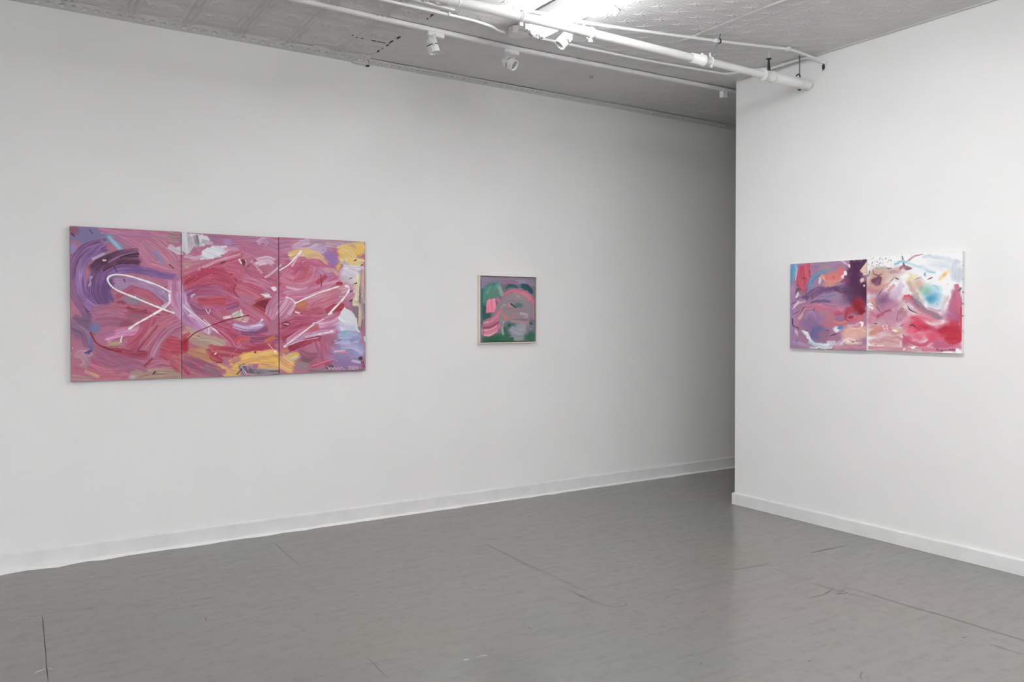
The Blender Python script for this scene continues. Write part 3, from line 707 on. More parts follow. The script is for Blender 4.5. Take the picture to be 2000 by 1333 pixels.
('stroke',[(651,418),(736,374),(871,387),(998,445)],77,'98456a','b06a88',{}),
('stroke',[(735,448),(825,443),(917,446)],53,'a42e46','b04a5a',{}),
('stroke',[(713,386),(658,418),(669,464),(772,498),(901,489),(998,445)],57,'854a78','a86a94',{}),
('stroke',[(765,486),(886,478),(995,445)],23,'a83e5c','b8668a',{'dry':0.2}),
('poly',[(687,410),(710,395),(724,397),(698,425)],'b8a2c4',None,{}),
('stroke',[(788,424),(902,414),(979,437)],20,'bb5a6c','a84458',{}),
('stroke',[(676,472),(735,510),(832,517)],45,'8a4668','9c5a7c',{}),
('stroke',[(910,209),(1011,233),(987,294)],85,'ba6680','b05872',{'end':0.2}),
('stroke',[(979,334),(1058,356),(1154,403)],100,'b0506a','bb6a80',{'end':0.2}),
('stroke',[(1027,277),(1122,298),(1268,377)],71,'ad5c7c','c2869e',{}),
('stroke',[(1043,236),(1138,265),(1260,287)],40,'b0607c','a04a66',{'dry':0.1}),
('line',[(884,190),(910,177)],6.1,'4a1828',{}),
('stroke',[(1011,165),(1043,192)],35,'561626','8a3042',{'end':0.1}),
('line',[(1000,162),(1015,187)],9.4,'ece8ec',{}),
('line',[(1043,164),(1048,192)],3.9,'ece8ec',{}),
('stroke',[(1051,212),(1115,157)],17,'a2506a','8d4058',{}),
('stroke',[(1075,187),(1114,226),(1146,225)],36,'9d3c56','b8667e',{}),
('line',[(979,326),(964,374),(995,413)],4.7,'7a2034',{}),
('stroke',[(1083,170),(1154,249)],16,'b8809a','c89ab0',{'dry':0.3}),
('stroke',[(1170,281),(1219,247),(1285,187)],15,'e0c8d8','c89ab4',{'dry':0.3}),
('poly',[(1070,478),(1145,431),(1227,420),(1212,508),(1184,553)],'741a2e','a83e50',{'ang':28,'st':2}),
('stroke',[(1105,444),(1170,411)],16,'8a2038','a84a60',{}),
('blob',1178,398,32,18,'d8c0cc',0.9,{}),
('line',[(1150,391),(1178,402),(1202,398)],8.0,'ece8ec',{}),
('line',[(1170,411),(1215,410)],4.8,'ece8ec',{}),
('stroke',[(1193,565),(1222,467),(1284,409)],69,'b0708e','c996b0',{}),
('stroke',[(1226,565),(1268,483)],49,'a8607e','b87c96',{}),
('poly',[(1215,345),(1243,340),(1253,364),(1231,373)],'ece8ec',None,{}),
('blob',1235,353,21,15,'e8d4e0',1.0,{}),
('stroke',[(1010,485),(1121,541),(1193,598)],96,'a84a64','b8728a',{}),
('stroke',[(871,494),(916,557),(1010,597)],87,'aa506a','b86e84',{}),
('stroke',[(795,518),(847,557),(901,604)],68,'b0607e','a04c68',{}),
('stroke',[(633,387),(640,449),(690,541),(809,659)],68,'ab7aa8','c8a6c8',{}),
('stroke',[(647,464),(735,564),(809,659)],27,'d6c2d8','b28ab4',{'dry':0.1}),
('stroke',[(639,541),(705,611),(764,650)],46,'9a6690','b182a6',{}),
('line',[(802,619),(802,663)],9.2,'dccbdc',{}),
('line',[(654,487),(750,564),(839,635),(885,679)],4.4,'ece8ec',{}),
('line',[(772,564),(885,675)],7.7,'e0cddd',{}),
('blob',891,681,12,10,'ece8ec',1.0,{}),
('line',[(810,498),(802,525),(783,496)],4.6,'ece8ec',{}),
('stroke',[(676,533),(735,557)],18,'e8dcea','c4a0c4',{'dry':0.2}),
('stroke',[(832,588),(916,620),(1009,637)],70,'a24460','b3627a',{}),
('blob',1002,549,71,32,'c0a8a4',1.0,{}),
('stroke',[(893,553),(947,545)],21,'ece8ec','c890a4',{'dry':0.2}),
('stroke',[(955,541),(1002,517)],40,'a5b09a','d0c8c4',{'dry':0.1}),
('stroke',[(1007,497),(1019,549)],17,'ece8ec','d8d0d8',{'end':0.2}),
('blob',1041,565,32,21,'c89aa4',1.0,{}),
('line',[(1153,565),(1145,585)],11.2,'ece8ec',{}),
('line',[(1021,579),(1045,583)],5.5,'ece8ec',{}),
('stroke',[(924,628),(1056,702),(1250,737)],136,'a23856','b4627a',{}),
('stroke',[(962,676),(1120,702),(1267,688)],57,'7d3a60','a05a78',{}),
('stroke',[(1009,645),(1088,654),(1193,630)],44,'723a66','94587e',{}),
('stroke',[(959,601),(1041,623),(1121,613),(1161,581)],49,'8c68a0','c8b2d6',{}),
('stroke',[(1073,613),(1153,597)],16,'e4dcec','c0a8cc',{}),
('stroke',[(870,636),(939,700),(962,740)],70,'a84c66','b8708a',{}),
('line',[(947,565),(947,597),(916,620)],5.5,'b06a80',{}),
('stroke',[(1168,719),(1250,680)],33,'b8783e','a85a50',{'dry':0.4}),
('stroke',[(639,649),(764,697),(900,755)],108,'a88c7e','b89a8c',{}),
('blob',741,798,109,62,'b69268',1.0,{}),
('stroke',[(653,773),(734,798),(831,832)],62,'b08a60','a86e64',{}),
('stroke',[(734,697),(824,706),(900,731)],31,'8f8480','b8a694',{'dry':0.2}),
('blob',653,726,30,68,'a02038',1.0,{}),
('stroke',[(638,680),(683,650)],23,'a02c44','b85060',{}),
('stroke',[(794,764),(923,779),(1056,794),(1225,745)],78,'9d364c','b85e6c',{}),
('stroke',[(808,800),(884,849)],47,'962e42','b05a58',{}),
('stroke',[(809,753),(839,777),(900,778)],14,'bb8070','b05a60',{}),
('stroke',[(978,724),(1009,693),(1072,702)],47,'b84a58','c46a78',{}),
('line',[(854,848),(884,849)],7.1,'6a1a24',{}),
('stroke',[(946,875),(1072,823),(1266,836)],97,'d6a350','e4b870',{}),
('stroke',[(1072,815),(1201,785),(1258,795)],33,'dcb070','e4bc78',{'dry':0.2}),
('stroke',[(838,872),(915,914),(1008,933)],71,'c89a60','d6ac74',{}),
('stroke',[(1119,889),(1217,900),(1274,886)],50,'d49c4c','dcae66',{}),
('stroke',[(946,851),(1008,821)],40,'b07a78','a86a80',{}),
('stroke',[(1055,915),(1168,929),(1274,931)],50,'5c5460','a29aa2',{'st':1.6,'dry':0.15}),
('stroke',[(1008,869),(1039,934)],49,'4c4450','948c94',{'dry':0.25,'st':1.6}),
('stroke',[(1071,887),(1119,929)],33,'4c4450','a8a0a8',{'dry':0.3,'st':1.6}),
('stroke',[(1119,901),(1241,901)],22,'8a7f80','c0a88c',{'dry':0.3}),
('line',[(984,932),(1040,870)],7.2,'3f3842',{}),
('line',[(1047,935),(1016,877),(1087,880)],4.8,'c8c2c8',{}),
('stroke',[(638,819),(748,869),(899,937)],92,'854664','a86078',{}),
('stroke',[(770,877),(868,936)],55,'7f6070','94707c',{}),
('stroke',[(637,904),(733,938)],55,'9c5a70','a86c74',{}),
('stroke',[(637,865),(681,921)],30,'a02840','a85060',{}),
('line',[(649,715),(712,654),(802,612),(901,573),(1010,547),(1063,536)],6.8,'701628',{}),
('dots',740,674,2,2,1,'4a1424',(5,5.5),{}),
('blob',1104,787,11,9,'86182e',1.0,{}),
('blob',1240,786,10,9,'ece8ec',1.0,{}),
('dots',942,805,1,1,1,'ece8ec',(2,2.8),{}),
('dots',952,795,1,1,1,'ece8ec',(2,2.8),{}),
('dots',961,785,1,1,1,'ece8ec',(2,2.8),{}),
('dots',970,774,1,1,1,'ece8ec',(2,2.8),{}),
('dots',980,764,1,1,1,'ece8ec',(2,2.8),{}),
('dots',989,754,1,1,1,'ece8ec',(2,2.8),{}),
('dots',999,744,1,1,1,'ece8ec',(2,2.8),{}),
('dots',1008,734,1,1,1,'ece8ec',(2,2.8),{}),
('line',[(840,794),(848,787)],6.3,'ece8ec',{}),
('line',[(1193,732),(1225,769)],4.9,'d8a8b4',{}),
('dots',736,230,90,68,26,'ece8ec',(1.2,3.5),{}),
('dots',918,311,109,94,16,'6a1628',(1.5,3.5),{}),
('dots',1041,565,40,24,6,'6a2034',(3,5),{}),
('dots',1122,266,120,64,14,'ece8ec',(1.2,2.6),{}),
('dots',965,64,228,38,16,'5a3050',(1,1.8),{}),
('dots',1170,289,48,16,6,'4a1828',(1.5,4),{}),
('dots',923,731,284,174,14,'d8b8c4',(1,1.8),{}),
('stroke',[(1271,76),(1420,53),(1598,21)],116,'a86c8e','bd86a4',{}),
('stroke',[(1279,144),(1372,141),(1452,114)],84,'a85e7c','b47490',{}),
('stroke',[(1452,28),(1664,18),(1867,32)],64,'9a8088','ab8ca4',{}),
('stroke',[(1598,29),(1731,38),(1902,71)],48,'a88ab0','c0a4a0',{'dry':0.1}),
('blob',1557,86,101,55,'b89cba',1.0,{}),
('stroke',[(1365,71),(1420,38),(1484,19)],43,'ddcfdf','b08aa8',{'dry':0.3}),
('stroke',[(1388,70),(1468,74),(1549,39)],31,'cdb8d0','a884a4',{'dry':0.3}),
('stroke',[(1333,127),(1436,99),(1557,118)],62,'d4ac70','e0c598',{'dry':0.15}),
('stroke',[(1452,137),(1549,118),(1630,162)],55,'dcb684','c8a080',{'dry':0.1}),
('stroke',[(1689,72),(1799,43),(1902,22)],64,'dcc690','d8b868',{}),
('blob',1841,66,66,61,'d8b45c',1.0,{}),
('stroke',[(1697,136),(1798,148),(1893,153)],65,'d8c894','cfae62',{}),
('stroke',[(1714,63),(1799,108),(1781,157)],90,'dac28a','d6b468',{'st':1.3}),
('stroke',[(1765,21),(1833,50)],32,'b59098','d0b07c',{'dry':0.2}),
('stroke',[(1598,84),(1664,145),(1689,192)],71,'8664a0','a584b0',{}),
('blob',1639,122,56,48,'8d6ca4',1.0,{}),
('stroke',[(1731,150),(1773,181)],32,'a896ba','c0b0b4',{'dry':0.1}),
('poly',[(1680,192),(1705,159),(1724,171),(1684,222)],'d8ac48','c89c50',{}),
('blob',1781,245,97,89,'cfc8d0',1.0,{}),
('stroke',[(1731,191),(1833,195),(1893,185)],41,'e4e2e6','c4b8c8',{'dry':0.1}),
('stroke',[(1764,213),(1832,244),(1815,301)],66,'dcd9e2','c4bccc',{'dry':0.1}),
('blob',1747,278,57,32,'b8a8b4',0.7,{}),
('blob',1858,486,75,216,'7c6878',1.0,{}),
('blob',1832,438,58,50,'84707f',1.0,{}),
('stroke',[(1841,243),(1832,373),(1823,470)],49,'cfc09a','e8dfc4',{}),
('stroke',[(1884,194),(1880,307),(1888,453)],30,'d8c88e','ac9c94',{'dry':0.15,'st':1.5}),
('stroke',[(1815,438),(1858,470),(1866,519),(1853,624)],32,'d4c6a4','b4a08e',{'dry':0.1}),
('stroke',[(1875,405),(1888,567)],22,'8a7880','a49498',{'dry':0.2}),
('stroke',[(1781,326),(1815,357)],41,'b484a0','c8a8b8',{}),
('stroke',[(1278,328),(1364,249),(1452,153)],116,'aa4664','c27690',{}),
('stroke',[(1310,181),(1396,202),(1476,199)],62,'b05a78','a04a66',{}),
('stroke',[(1286,297),(1427,333),(1532,268),(1573,180)],140,'b25470','bd7a92',{}),
('stroke',[(1452,169),(1532,174),(1589,211)],62,'b05474','b47092',{}),
('stroke',[(1548,220),(1597,250),(1647,249)],96,'a8709a','b9849e',{}),
('stroke',[(1372,295),(1443,270),(1476,183)],19,'bd5a58','b04a64',{}),
('stroke',[(1419,318),(1491,285),(1532,197)],14,'cf9aae','b8708c',{}),
('stroke',[(1589,211),(1663,217),(1697,263)],29,'d2a488','c0909c',{'dry':0.2}),
('stroke',[(1317,343),(1411,364),(1475,348)],24,'d8bccc','b8809c',{'dry':0.2}),
('stroke',[(1532,315),(1573,283),(1610,254)],34,'9c2c44','b04a60',{'end':0.2}),
('stroke',[(1278,390),(1411,403),(1572,354),(1705,279)],88,'b25678','c88ea8',{}),
('stroke',[(1301,382),(1451,368),(1613,313),(1697,295)],24,'d0a2b8','b87494',{'dry':0.1}),
('stroke',[(1680,312),(1730,311)],32,'962840','b04858',{'end':0.2}),
('line',[(1562,250),(1571,283),(1569,334)],6.2,'6a2034',{}),
('stroke',[(1451,442),(1597,401),(1781,334)],72,'b8707e','cca0b0',{}),
('stroke',[(1474,504),(1597,456),(1730,399)],113,'b25c72','c68ba2',{'end':0.15}),
('stroke',[(1589,377),(1696,343)],32,'c48a66','b8707c',{'dry':0.1}),
('blob',1431,465,48,37,'b4704e',1.0,{'rough':0.2}),
('stroke',[(1395,481),(1475,457)],24,'a85a4c','bc7c5c',{}),
('stroke',[(1696,407),(1781,398),(1815,373)],57,'c0a0b4','b4708c',{'dry':0.15}),
('stroke',[(1277,543),(1324,482),(1356,420)],92,'b26c8c','caa0b6',{}),
('stroke',[(1332,536),(1371,481),(1379,443)],31,'b8809c','d4b0c4',{}),
('stroke',[(1371,505),(1474,520),(1547,504)],55,'a0445a','b0605c',{}),
('line',[(1313,412),(1356,427),(1379,454)],6.2,'ece8ec',{}),
('stroke',[(1605,519),(1671,487),(1742,479)],65,'861c32','a23c50',{'end':0.2}),
('stroke',[(1663,479),(1730,455)],25,'92283c','a84456',{}),
('stroke',[(1277,643),(1450,590),(1596,535)],134,'9a3250','b05e78',{}),
('stroke',[(1371,559),(1474,567),(1596,559)],63,'a54462','b8708a',{}),
('blob',1316,597,31,19,'5a1a2e',1.0,{}),
('line',[(1300,597),(1331,601)],9.4,'d8b8c0',{}),
('line',[(1383,516),(1410,524)],7.8,'ece8ec',{}),
('stroke',[(1277,697),(1355,667),(1450,629)],86,'963050','aa5070',{}),
('stroke',[(1331,737),(1450,653),(1596,591),(1687,559)],81,'b05a76','d0a0ba',{}),
('stroke',[(1450,660),(1563,614),(1662,591)],49,'b86678','b04e62',{}),
('stroke',[(1547,614),(1662,591),(1713,559)],49,'c08cae','d4b4cc',{'dry':0.1}),
('blob',1729,623,66,49,'b4acd0',1.0,{}),
('poly',[(1696,551),(1738,479),(1797,511),(1838,567),(1840,624),(1866,665),(1780,652),(1712,647)],'dfdfe4','cfd0da',{'ang':40}),
('stroke',[(1696,591),(1763,615),(1831,616)],42,'d8d6e2','b8b4d0',{'dry':0.15}),
('blob',1780,704,108,83,'96a0c4',1.0,{}),
('blob',1729,800,124,83,'8c86b0',1.0,{}),
('blob',1857,803,60,85,'8a94bc',1.0,{}),
('stroke',[(1695,687),(1780,680),(1857,705)],49,'a8b2d0','8c98be',{}),
('stroke',[(1712,759),(1814,769),(1883,820)],50,'b8a8c8','8f98c0',{'st':1.4}),
('stroke',[(1662,726),(1746,736),(1848,729)],33,'a29cc4','b8b4d4',{'dry':0.1}),
('blob',1739,665,21,18,'6fb4ac',0.9,{}),
('stroke',[(1780,728),(1857,697)],34,'8484b4','b098b8',{}),
('stroke',[(1331,775),(1490,716),(1571,697)],48,'821c34','a23e54',{}),
('stroke',[(1323,733),(1474,680),(1679,647)],40,'c09cc2','b4809e',{}),
('stroke',[(1450,692),(1563,670),(1662,651)],13,'e4d4e6','c8a8c8',{}),
('stroke',[(1547,717),(1571,796),(1587,884)],105,'a45674','b4748a',{}),
('stroke',[(1645,774),(1712,807),(1771,809)],30,'bb82a2','a86480',{}),
('stroke',[(1662,798),(1746,792)],17,'c8a8bc','d0b8c8',{}),
('line',[(1649,736),(1687,723),(1716,715)],4.1,'3a2c44',{}),
('blob',1473,849,72,56,'785060',1.0,{}),
('stroke',[(1402,792),(1473,825),(1546,819)],48,'9c5c72','84506a',{}),
('stroke',[(1497,904),(1579,883),(1678,863)],41,'a4304a','c08496',{}),
('stroke',[(1449,911),(1546,843)],32,'a86a80','98506c',{'dry':0.1}),
('stroke',[(1661,846),(1745,873),(1831,907)],75,'8a6c98','9c84ac',{}),
('stroke',[(1595,828),(1661,838)],49,'9c6488','a87c9c',{}),
('stroke',[(1268,835),(1315,875),(1370,900)],118,'d4a262','e0b67c',{}),
('blob',1366,823,63,35,'c8bc9c',1.0,{}),
('stroke',[(1330,829),(1386,807),(1409,816)],19,'d6a030','ddb050',{}),
('stroke',[(1284,782),(1331,775)],31,'c87c4a','b86070',{'dry':0.2}),
('stroke',[(1377,877),(1473,904)],65,'8a7a80','9a7c84',{}),
('stroke',[(1595,908),(1661,902)],37,'4f464e','7c6878',{}),
('blob',1771,889,141,58,'89709a',0.85,{}),
('stroke',[(1473,927),(1661,935),(1891,934)],33,'77606e','8e7086',{}),
('stroke',[(1796,866),(1865,884)],22,'b8bcd8','9a98c0',{}),
('blob',1865,852,20,19,'3f2a3c',1.0,{}),
('line',[(1870,876),(1887,922)],6.0,'4a3248',{}),
('line',[(1884,877),(1898,918)],5.1,'4a3248',{}),
('stroke',[(1779,849),(1874,828)],14,'b8a0c8','8a80ac',{}),
('line',[(1272,229),(1333,190),(1380,140),(1416,100)],9.8,'ece8ec',{}),
('line',[(1404,120),(1422,92)],18.7,'ece8ec',{'var':0.2}),
('line',[(1360,195),(1384,156),(1404,122)],12.2,'d8a8c2',{}),
('line',[(1379,456),(1467,415),(1597,363),(1701,331)],7.0,'ece8ec',{}),
('stroke',[(1597,365),(1696,331)],14,'ece8ec','d8b0c4',{'dry':0.3}),
('line',[(1751,326),(1772,332),(1774,362),(1730,423),(1667,487),(1621,533)],12.2,'ece8ec',{}),
('line',[(1629,533),(1650,521)],6.5,'ece8ec',{}),
('line',[(1300,755),(1370,706),(1442,654),(1514,602)],7.8,'ece8ec',{}),
('blob',1306,755,12,9,'ece8ec',1.0,{}),
('line',[(1307,759),(1410,722),(1547,697)],3.9,'dcc8dc',{}),
('line',[(1506,594),(1539,589),(1588,567)],4.8,'ece8ec',{}),
('blob',1557,671,11,8,'ece8ec',1.0,{}),
('blob',1645,652,13,9,'ece8ec',1.0,{}),
('line',[(1816,143),(1831,137)],7.4,'2f2030',{}),
('line',[(1820,309),(1836,303)],7.4,'2f2030',{}),
('line',[(1783,273),(1798,267)],7.3,'2f2030',{}),
('line',[(1787,366),(1802,360)],7.4,'2f2030',{}),
('line',[(1785,435),(1800,429)],7.4,'2f2030',{}),
('line',[(1870,175),(1885,168)],7.4,'2f2030',{}),
('line',[(1573,105),(1577,109)],6.3,'3a2030',{}),
('line',[(1583,73),(1586,77)],4.7,'3a2030',{}),
('dots',1697,208,146,162,22,'4a2c40',(1,2.2),{}),
('dots',1451,270,117,62,8,'7a2034',(2,3),{}),
('dots',1499,473,8,5,2,'5a2038',(3,4),{}),
('dots',1823,567,10,17,6,'6a5868',(1.5,3),{}),
('dots',1595,821,213,74,14,'d8c8dc',(1,1.8),{}),
('line',[(1896,698),(1900,730)],11.9,'c8d4e8',{}),
('line',[(1607,907),(1618,905),(1630,925),(1623,915),(1645,914),(1655,927),(1666,912),(1678,928),(1695,911),(1705,927),(1718,910),(1728,928),(1745,926)],3.3,'c8bcd0',{'var':0.2}),
('line',[(1772,912),(1783,908),(1786,916),(1772,928),(1788,930)],3.4,'d0c4d8',{'var':0.2}),
('line',[(1809,913),(1819,909),(1823,917),(1809,929),(1824,932)],3.4,'d0c4d8',{'var':0.2}),
('line',[(1800,908),(1793,919),(1800,931),(1807,920),(1800,908)],3.4,'d0c4d8',{'var':0.2}),
('line',[(1837,909),(1830,920),(1837,932),(1845,921),(1837,909)],3.4,'d0c4d8',{'var':0.2})]),
small=(544,544,2.1,'6f6a78',[
('mode',0.3,0.8,0.12,0.07,{}),
('stroke',[(0,35),(195,19),(540,33)],84,'7c7488','8d7f96',{}),
('blob',396,36,74,25,'8f8aa0',0.8,{}),
('blob',274,45,72,30,'806078',0.8,{}),
('stroke',[(208,63),(288,39),(369,54)],36,'865a78','94708a',{'dry':0.1}),
('blob',19,73,30,53,'7d7a92',1.0,{}),
('stroke',[(45,105),(16,216),(10,337),(26,386)],65,'254c50','3f6c68',{}),
('stroke',[(39,238),(64,110),(155,64)],72,'3f7468','5a9684',{}),
('blob',129,142,72,72,'557f72',1.0,{}),
('stroke',[(58,144),(84,93),(97,82)],20,'7cb4a0','4c8474',{}),
('stroke',[(142,87),(182,36)],36,'62a48e','4a8070',{'end':0.2}),
('stroke',[(116,71),(136,54)],18,'35625c','4f8878',{}),
('stroke',[(175,69),(195,119),(215,158)],43,'76a692','8f9e98',{}),
('blob',32,282,30,77,'23484e',0.8,{}),
('stroke',[(234,96),(288,72),(369,93)],36,'2a4a4e','6f7c7c',{}),
('stroke',[(261,67),(328,69),(375,99)],22,'24424c','345a5c',{}),
('stroke',[(396,81),(450,86),(492,125)],76,'173c46','285a5c',{}),
('blob',506,114,25,38,'3a5a62',0.8,{}),
('blob',90,337,78,36,'28544e',1.0,{}),
('poly',[(58,200),(90,186),(137,178),(147,292),(51,305)],'d6708c','e690a6',{'ang':85}),
('line',[(134,184),(142,237),(144,287)],5.5,'e8a8b8',{}),
('stroke',[(149,175),(182,203),(188,225)],37,'d47490','bc6078',{}),
('stroke',[(149,281),(155,259)],24,'cc7890','b06880',{}),
('blob',175,259,24,36,'6f7474',1.0,{}),
('stroke',[(64,392),(155,326),(208,236),(274,157),(369,127),(464,160),(516,222)],92,'7f7480','a67c8c',{}),
('stroke',[(182,281),(234,191),(328,145)],49,'857a82','94848c',{}),
('stroke',[(215,147),(315,114),(423,126),(492,165),(523,216)],27,'c8647c','b86c80',{}),
('stroke',[(523,188),(523,268),(523,360)],19,'d26a80','c07080',{}),
('stroke',[(328,151),(416,149),(499,194)],50,'d8788e','b87486',{}),
('line',[(335,148),(382,158)],9.8,'e098a8',{}),
('stroke',[(221,214),(369,201),(478,251),(513,314)],81,'76787f','90878e',{}),
('stroke',[(195,259),(288,235),(396,257),(506,285)],56,'84767e','9a8a92',{}),
('blob',375,235,56,28,'566a74',1.0,{}),
('line',[(294,224),(348,258)],14.6,'244840',{}),
('stroke',[(271,216),(291,249)],26,'d2748c','c87a8c',{'end':0.2}),
('line',[(218,233),(238,232)],6.1,'c0a8b0',{}),
('stroke',[(208,309),(315,280),(464,302),(513,348)],58,'94787f','80868a',{}),
('blob',261,337,41,30,'d4667c',1.0,{}),
('stroke',[(234,353),(315,331),(416,325),(492,337)],69,'a4787f','87838a',{}),
('stroke',[(382,308),(423,311),(468,322)],25,'cabcc6','a49aa4',{'st':1.5}),
('line',[(423,334),(464,337)],5.0,'c0b4bc',{}),
('stroke',[(288,376),(396,382),(485,388)],37,'b07c86','8a8488',{}),
('blob',234,348,30,37,'c87c84',0.6,{}),
('stroke',[(38,513),(195,515),(288,500)],93,'27533f','356a50',{}),
('blob',301,410,53,31,'235444',1.0,{}),
('blob',234,454,37,55,'2f604c',1.0,{}),
('blob',499,508,50,57,'2b6248',1.0,{}),
('stroke',[(26,397),(97,381),(155,342),(208,281)],73,'d27a92','9c6a7a',{}),
('stroke',[(22,447),(90,453),(175,404),(201,348)],78,'da88a0','b05c78',{}),
('stroke',[(26,480),(90,481),(162,442)],36,'cc7088','e0a0b0',{}),
('stroke',[(26,427),(97,420),(175,376)],18,'84364e','a0526a',{}),
('line',[(32,447),(97,442),(155,415)],5.4,'eec8d2',{}),
('stroke',[(26,386),(77,375)],13,'e4b8c4','c07c90',{}),
('blob',369,461,107,69,'8e8c97',1.0,{}),
('blob',409,422,76,50,'9694a0',1.0,{}),
('stroke',[(288,427),(355,461),(437,473)],62,'8a8f94','a09cab',{}),
('stroke',[(301,511),(369,524),(437,513)],38,'96969f','86908f',{}),
('stroke',[(224,370),(208,426),(221,488)],27,'7d908a','9aa8a2',{}),
('stroke',[(451,416),(492,445),(520,428)],28,'6c7a80','94929c',{}),
('blob',499,394,22,22,'3a5a56',1.0,{}),
('line',[(464,405),(527,417)],5.8,'a09ca8',{}),
('blob',14,458,14,36,'a08a9c',0.9,{}),
('line',[(3,24),(0,479)],5.8,'5a5070',{}),
('line',[(274,390),(342,404)],3.7,'6a9484',{}),
('stroke',[(16,521),(181,526),(328,526)],43,'27533f','326650',{}),
('blob',464,514,58,45,'2b6046',0.9,{'soft':0.8}),
('blob',64,326,53,27,'2a564e',0.9,{}),
('stroke',[(16,95),(10,260),(16,370)],30,'2c565a','3f6c6a',{}),
('stroke',[(450,69),(485,97),(506,131)],37,'173c46','255256',{}),
('stroke',[(274,168),(369,144),(464,183)],25,'94848c','7c8484',{'dry':0.1}),
('stroke',[(208,314),(195,370),(221,426)],37,'84808a','7a8c86',{}),
('stroke',[(234,214),(261,180),(328,167)],30,'8f8088','7d8482',{})]),
dl=(624,622,2.2,'9a7490',[
('mode',0.6,1.5,0.4,0.1,{}),
('stroke',[(18,134),(27,317),(28,611)],79,'94749e','a888ac',{}),
('stroke',[(171,19),(361,10),(514,12)],90,'8a7092','a48c9e',{}),
('blob',304,44,76,34,'9c828c',1.0,{}),
('blob',361,19,69,21,'9a80a4',0.8,{}),
('stroke',[(418,13),(487,35),(460,70)],46,'b48494','9a7690',{}),
('poly',[(-7,-1),(60,0),(56,58),(37,109),(2,147)],'4a80a4','7a9cc0',{'ang':85}),
('stroke',[(48,6),(41,77)],12,'c0d0e0','7f98b8',{}),
('poly',[(64,26),(125,3),(174,3),(180,76),(149,139),(134,219),(84,202),(57,136)],'ac3c54','c2606e',{'ang':82}),
('stroke',[(80,137),(126,177),(127,228)],36,'c06c80','b05068',{}),
('blob',118,105,23,11,'7a5058',1.0,{}),
('line',[(171,57),(171,95)],7.2,'5a3a48',{}),
('stroke',[(142,229),(164,152),(194,103)],43,'6f6484','84789a',{}),
('stroke',[(179,185),(201,116),(268,80),(383,72)],59,'4f7aa4','6a92b4',{}),
('stroke',[(275,62),(333,71),(390,61)],17,'62809c','8696ac',{}),
('blob',362,109,90,55,'c8746e',1.0,{}),
('blob',428,75,44,40,'cc6872',1.0,{}),
('blob',333,164,62,32,'c0877c',1.0,{}),
('blob',282,106,25,28,'d88878',1.0,{}),
('stroke',[(304,132),(390,135),(446,113)],34,'c8786e','d48c80',{}),
('poly',[(246,117),(260,99),(264,156),(247,157)],'c8c4cc',None,{}),
('line',[(275,106),(297,138)],4.8,'e8d8d4',{}),
('line',[(362,103),(366,115)],4.7,'4a3038',{}),
('blob',529,159,98,124,'4c2a4e',1.0,{'soft':0.6}),
('blob',552,51,66,66,'472446',1.0,{}),
('stroke',[(562,57),(595,29),(625,-5)],28,'3f2038','55304c',{'end':0.2}),
('stroke',[(528,49),(507,12),(511,-3)],34,'442440','5a3452',{}),
('blob',603,227,39,98,'4a2240',1.0,{}),
('blob',502,225,110,84,'553458',1.0,{'soft':0.8}),
('poly',[(453,76),(475,77),(474,102),(453,104)],'ece4ea',None,{}),
('poly',[(425,112),(453,95),(439,128)],'e4d4da',None,{}),
('blob',474,138,46,40,'86405e',1.0,{'soft':0.9}),
('blob',589,143,20,20,'d8c0b8',1.0,{}),
('blob',606,179,9,9,'e8dcdc',1.0,{}),
('poly',[(582,34),(628,13),(632,102),(596,101),(575,76)],'d8c4b8','c09c8c',{}),
('stroke',[(569,52),(621,0)],23,'3f2038','502c48',{}),
('stroke',[(65,279),(157,229),(246,193),(362,203)],55,'6a4c70','8a6890',{}),
('stroke',[(172,255),(261,206),(362,200),(460,187)],48,'523860','6c5076',{}),
('stroke',[(232,256),(334,246),(447,242)],80,'84769a','978aa2',{'st':0.6}),
('blob',419,216,40,53,'968c98',0.8,{'soft':0.9}),
('stroke',[(172,293),(247,275),(348,283)],32,'4a4070','5f4f7e',{}),
('blob',134,248,36,28,'5a4a70',0.8,{}),
('blob',461,273,72,52,'7c5c7c',0.8,{'soft':0.9}),
('blob',509,274,39,46,'4a3358',0.7,{'soft':0.9}),
('blob',557,317,72,72,'801e30',1.0,{'soft':0.7}),
('blob',489,346,78,39,'a04050',1.0,{'soft':0.8}),
('blob',503,401,32,26,'8a1c30',1.0,{}),
('blob',584,347,38,38,'7a1c2c',1.0,{}),
('stroke',[(112,318),(284,314),(462,346)],69,'b4667c','c4849a',{}),
('stroke',[(34,317),(81,279),(142,261)],43,'a87892','d0b4c4',{'dry':0.1}),
('stroke',[(276,295),(391,321),(503,310)],27,'8c6a88','aa7890',{'dry':0.1}),
('stroke',[(210,319),(291,345),(420,371)],54,'b87088','b05a70',{}),
('stroke',[(59,461),(81,383),(142,319)],43,'c89aa0','a87088',{}),
('stroke',[(82,409),(112,357)],24,'e4c4b0','c88070',{}),
('stroke',[(27,396),(29,448),(78,485)],11,'3a3048','544864',{}),
('stroke',[(135,312),(89,363)],8,'3a2a40','6a4a60',{}),
('blob',173,434,84,70,'87698f',1.0,{}),
('stroke',[(135,383),(195,357),(248,421)],49,'8a6c96','a888ac',{}),
('blob',241,510,88,82,'6d628e',1.0,{}),
('stroke',[(233,415),(277,370),(335,358)],41,'9c7a94','b08098',{}),
('blob',247,402,28,34,'8f72a0',1.0,{}),
('blob',292,534,61,61,'8c6884',1.0,{}),
('blob',335,395,74,40,'b07080',0.9,{}),
('stroke',[(262,440),(364,445),(503,420),(598,389)],39,'c87c78','b85c68',{}),
('blob',420,402,54,29,'94688a',1.0,{}),
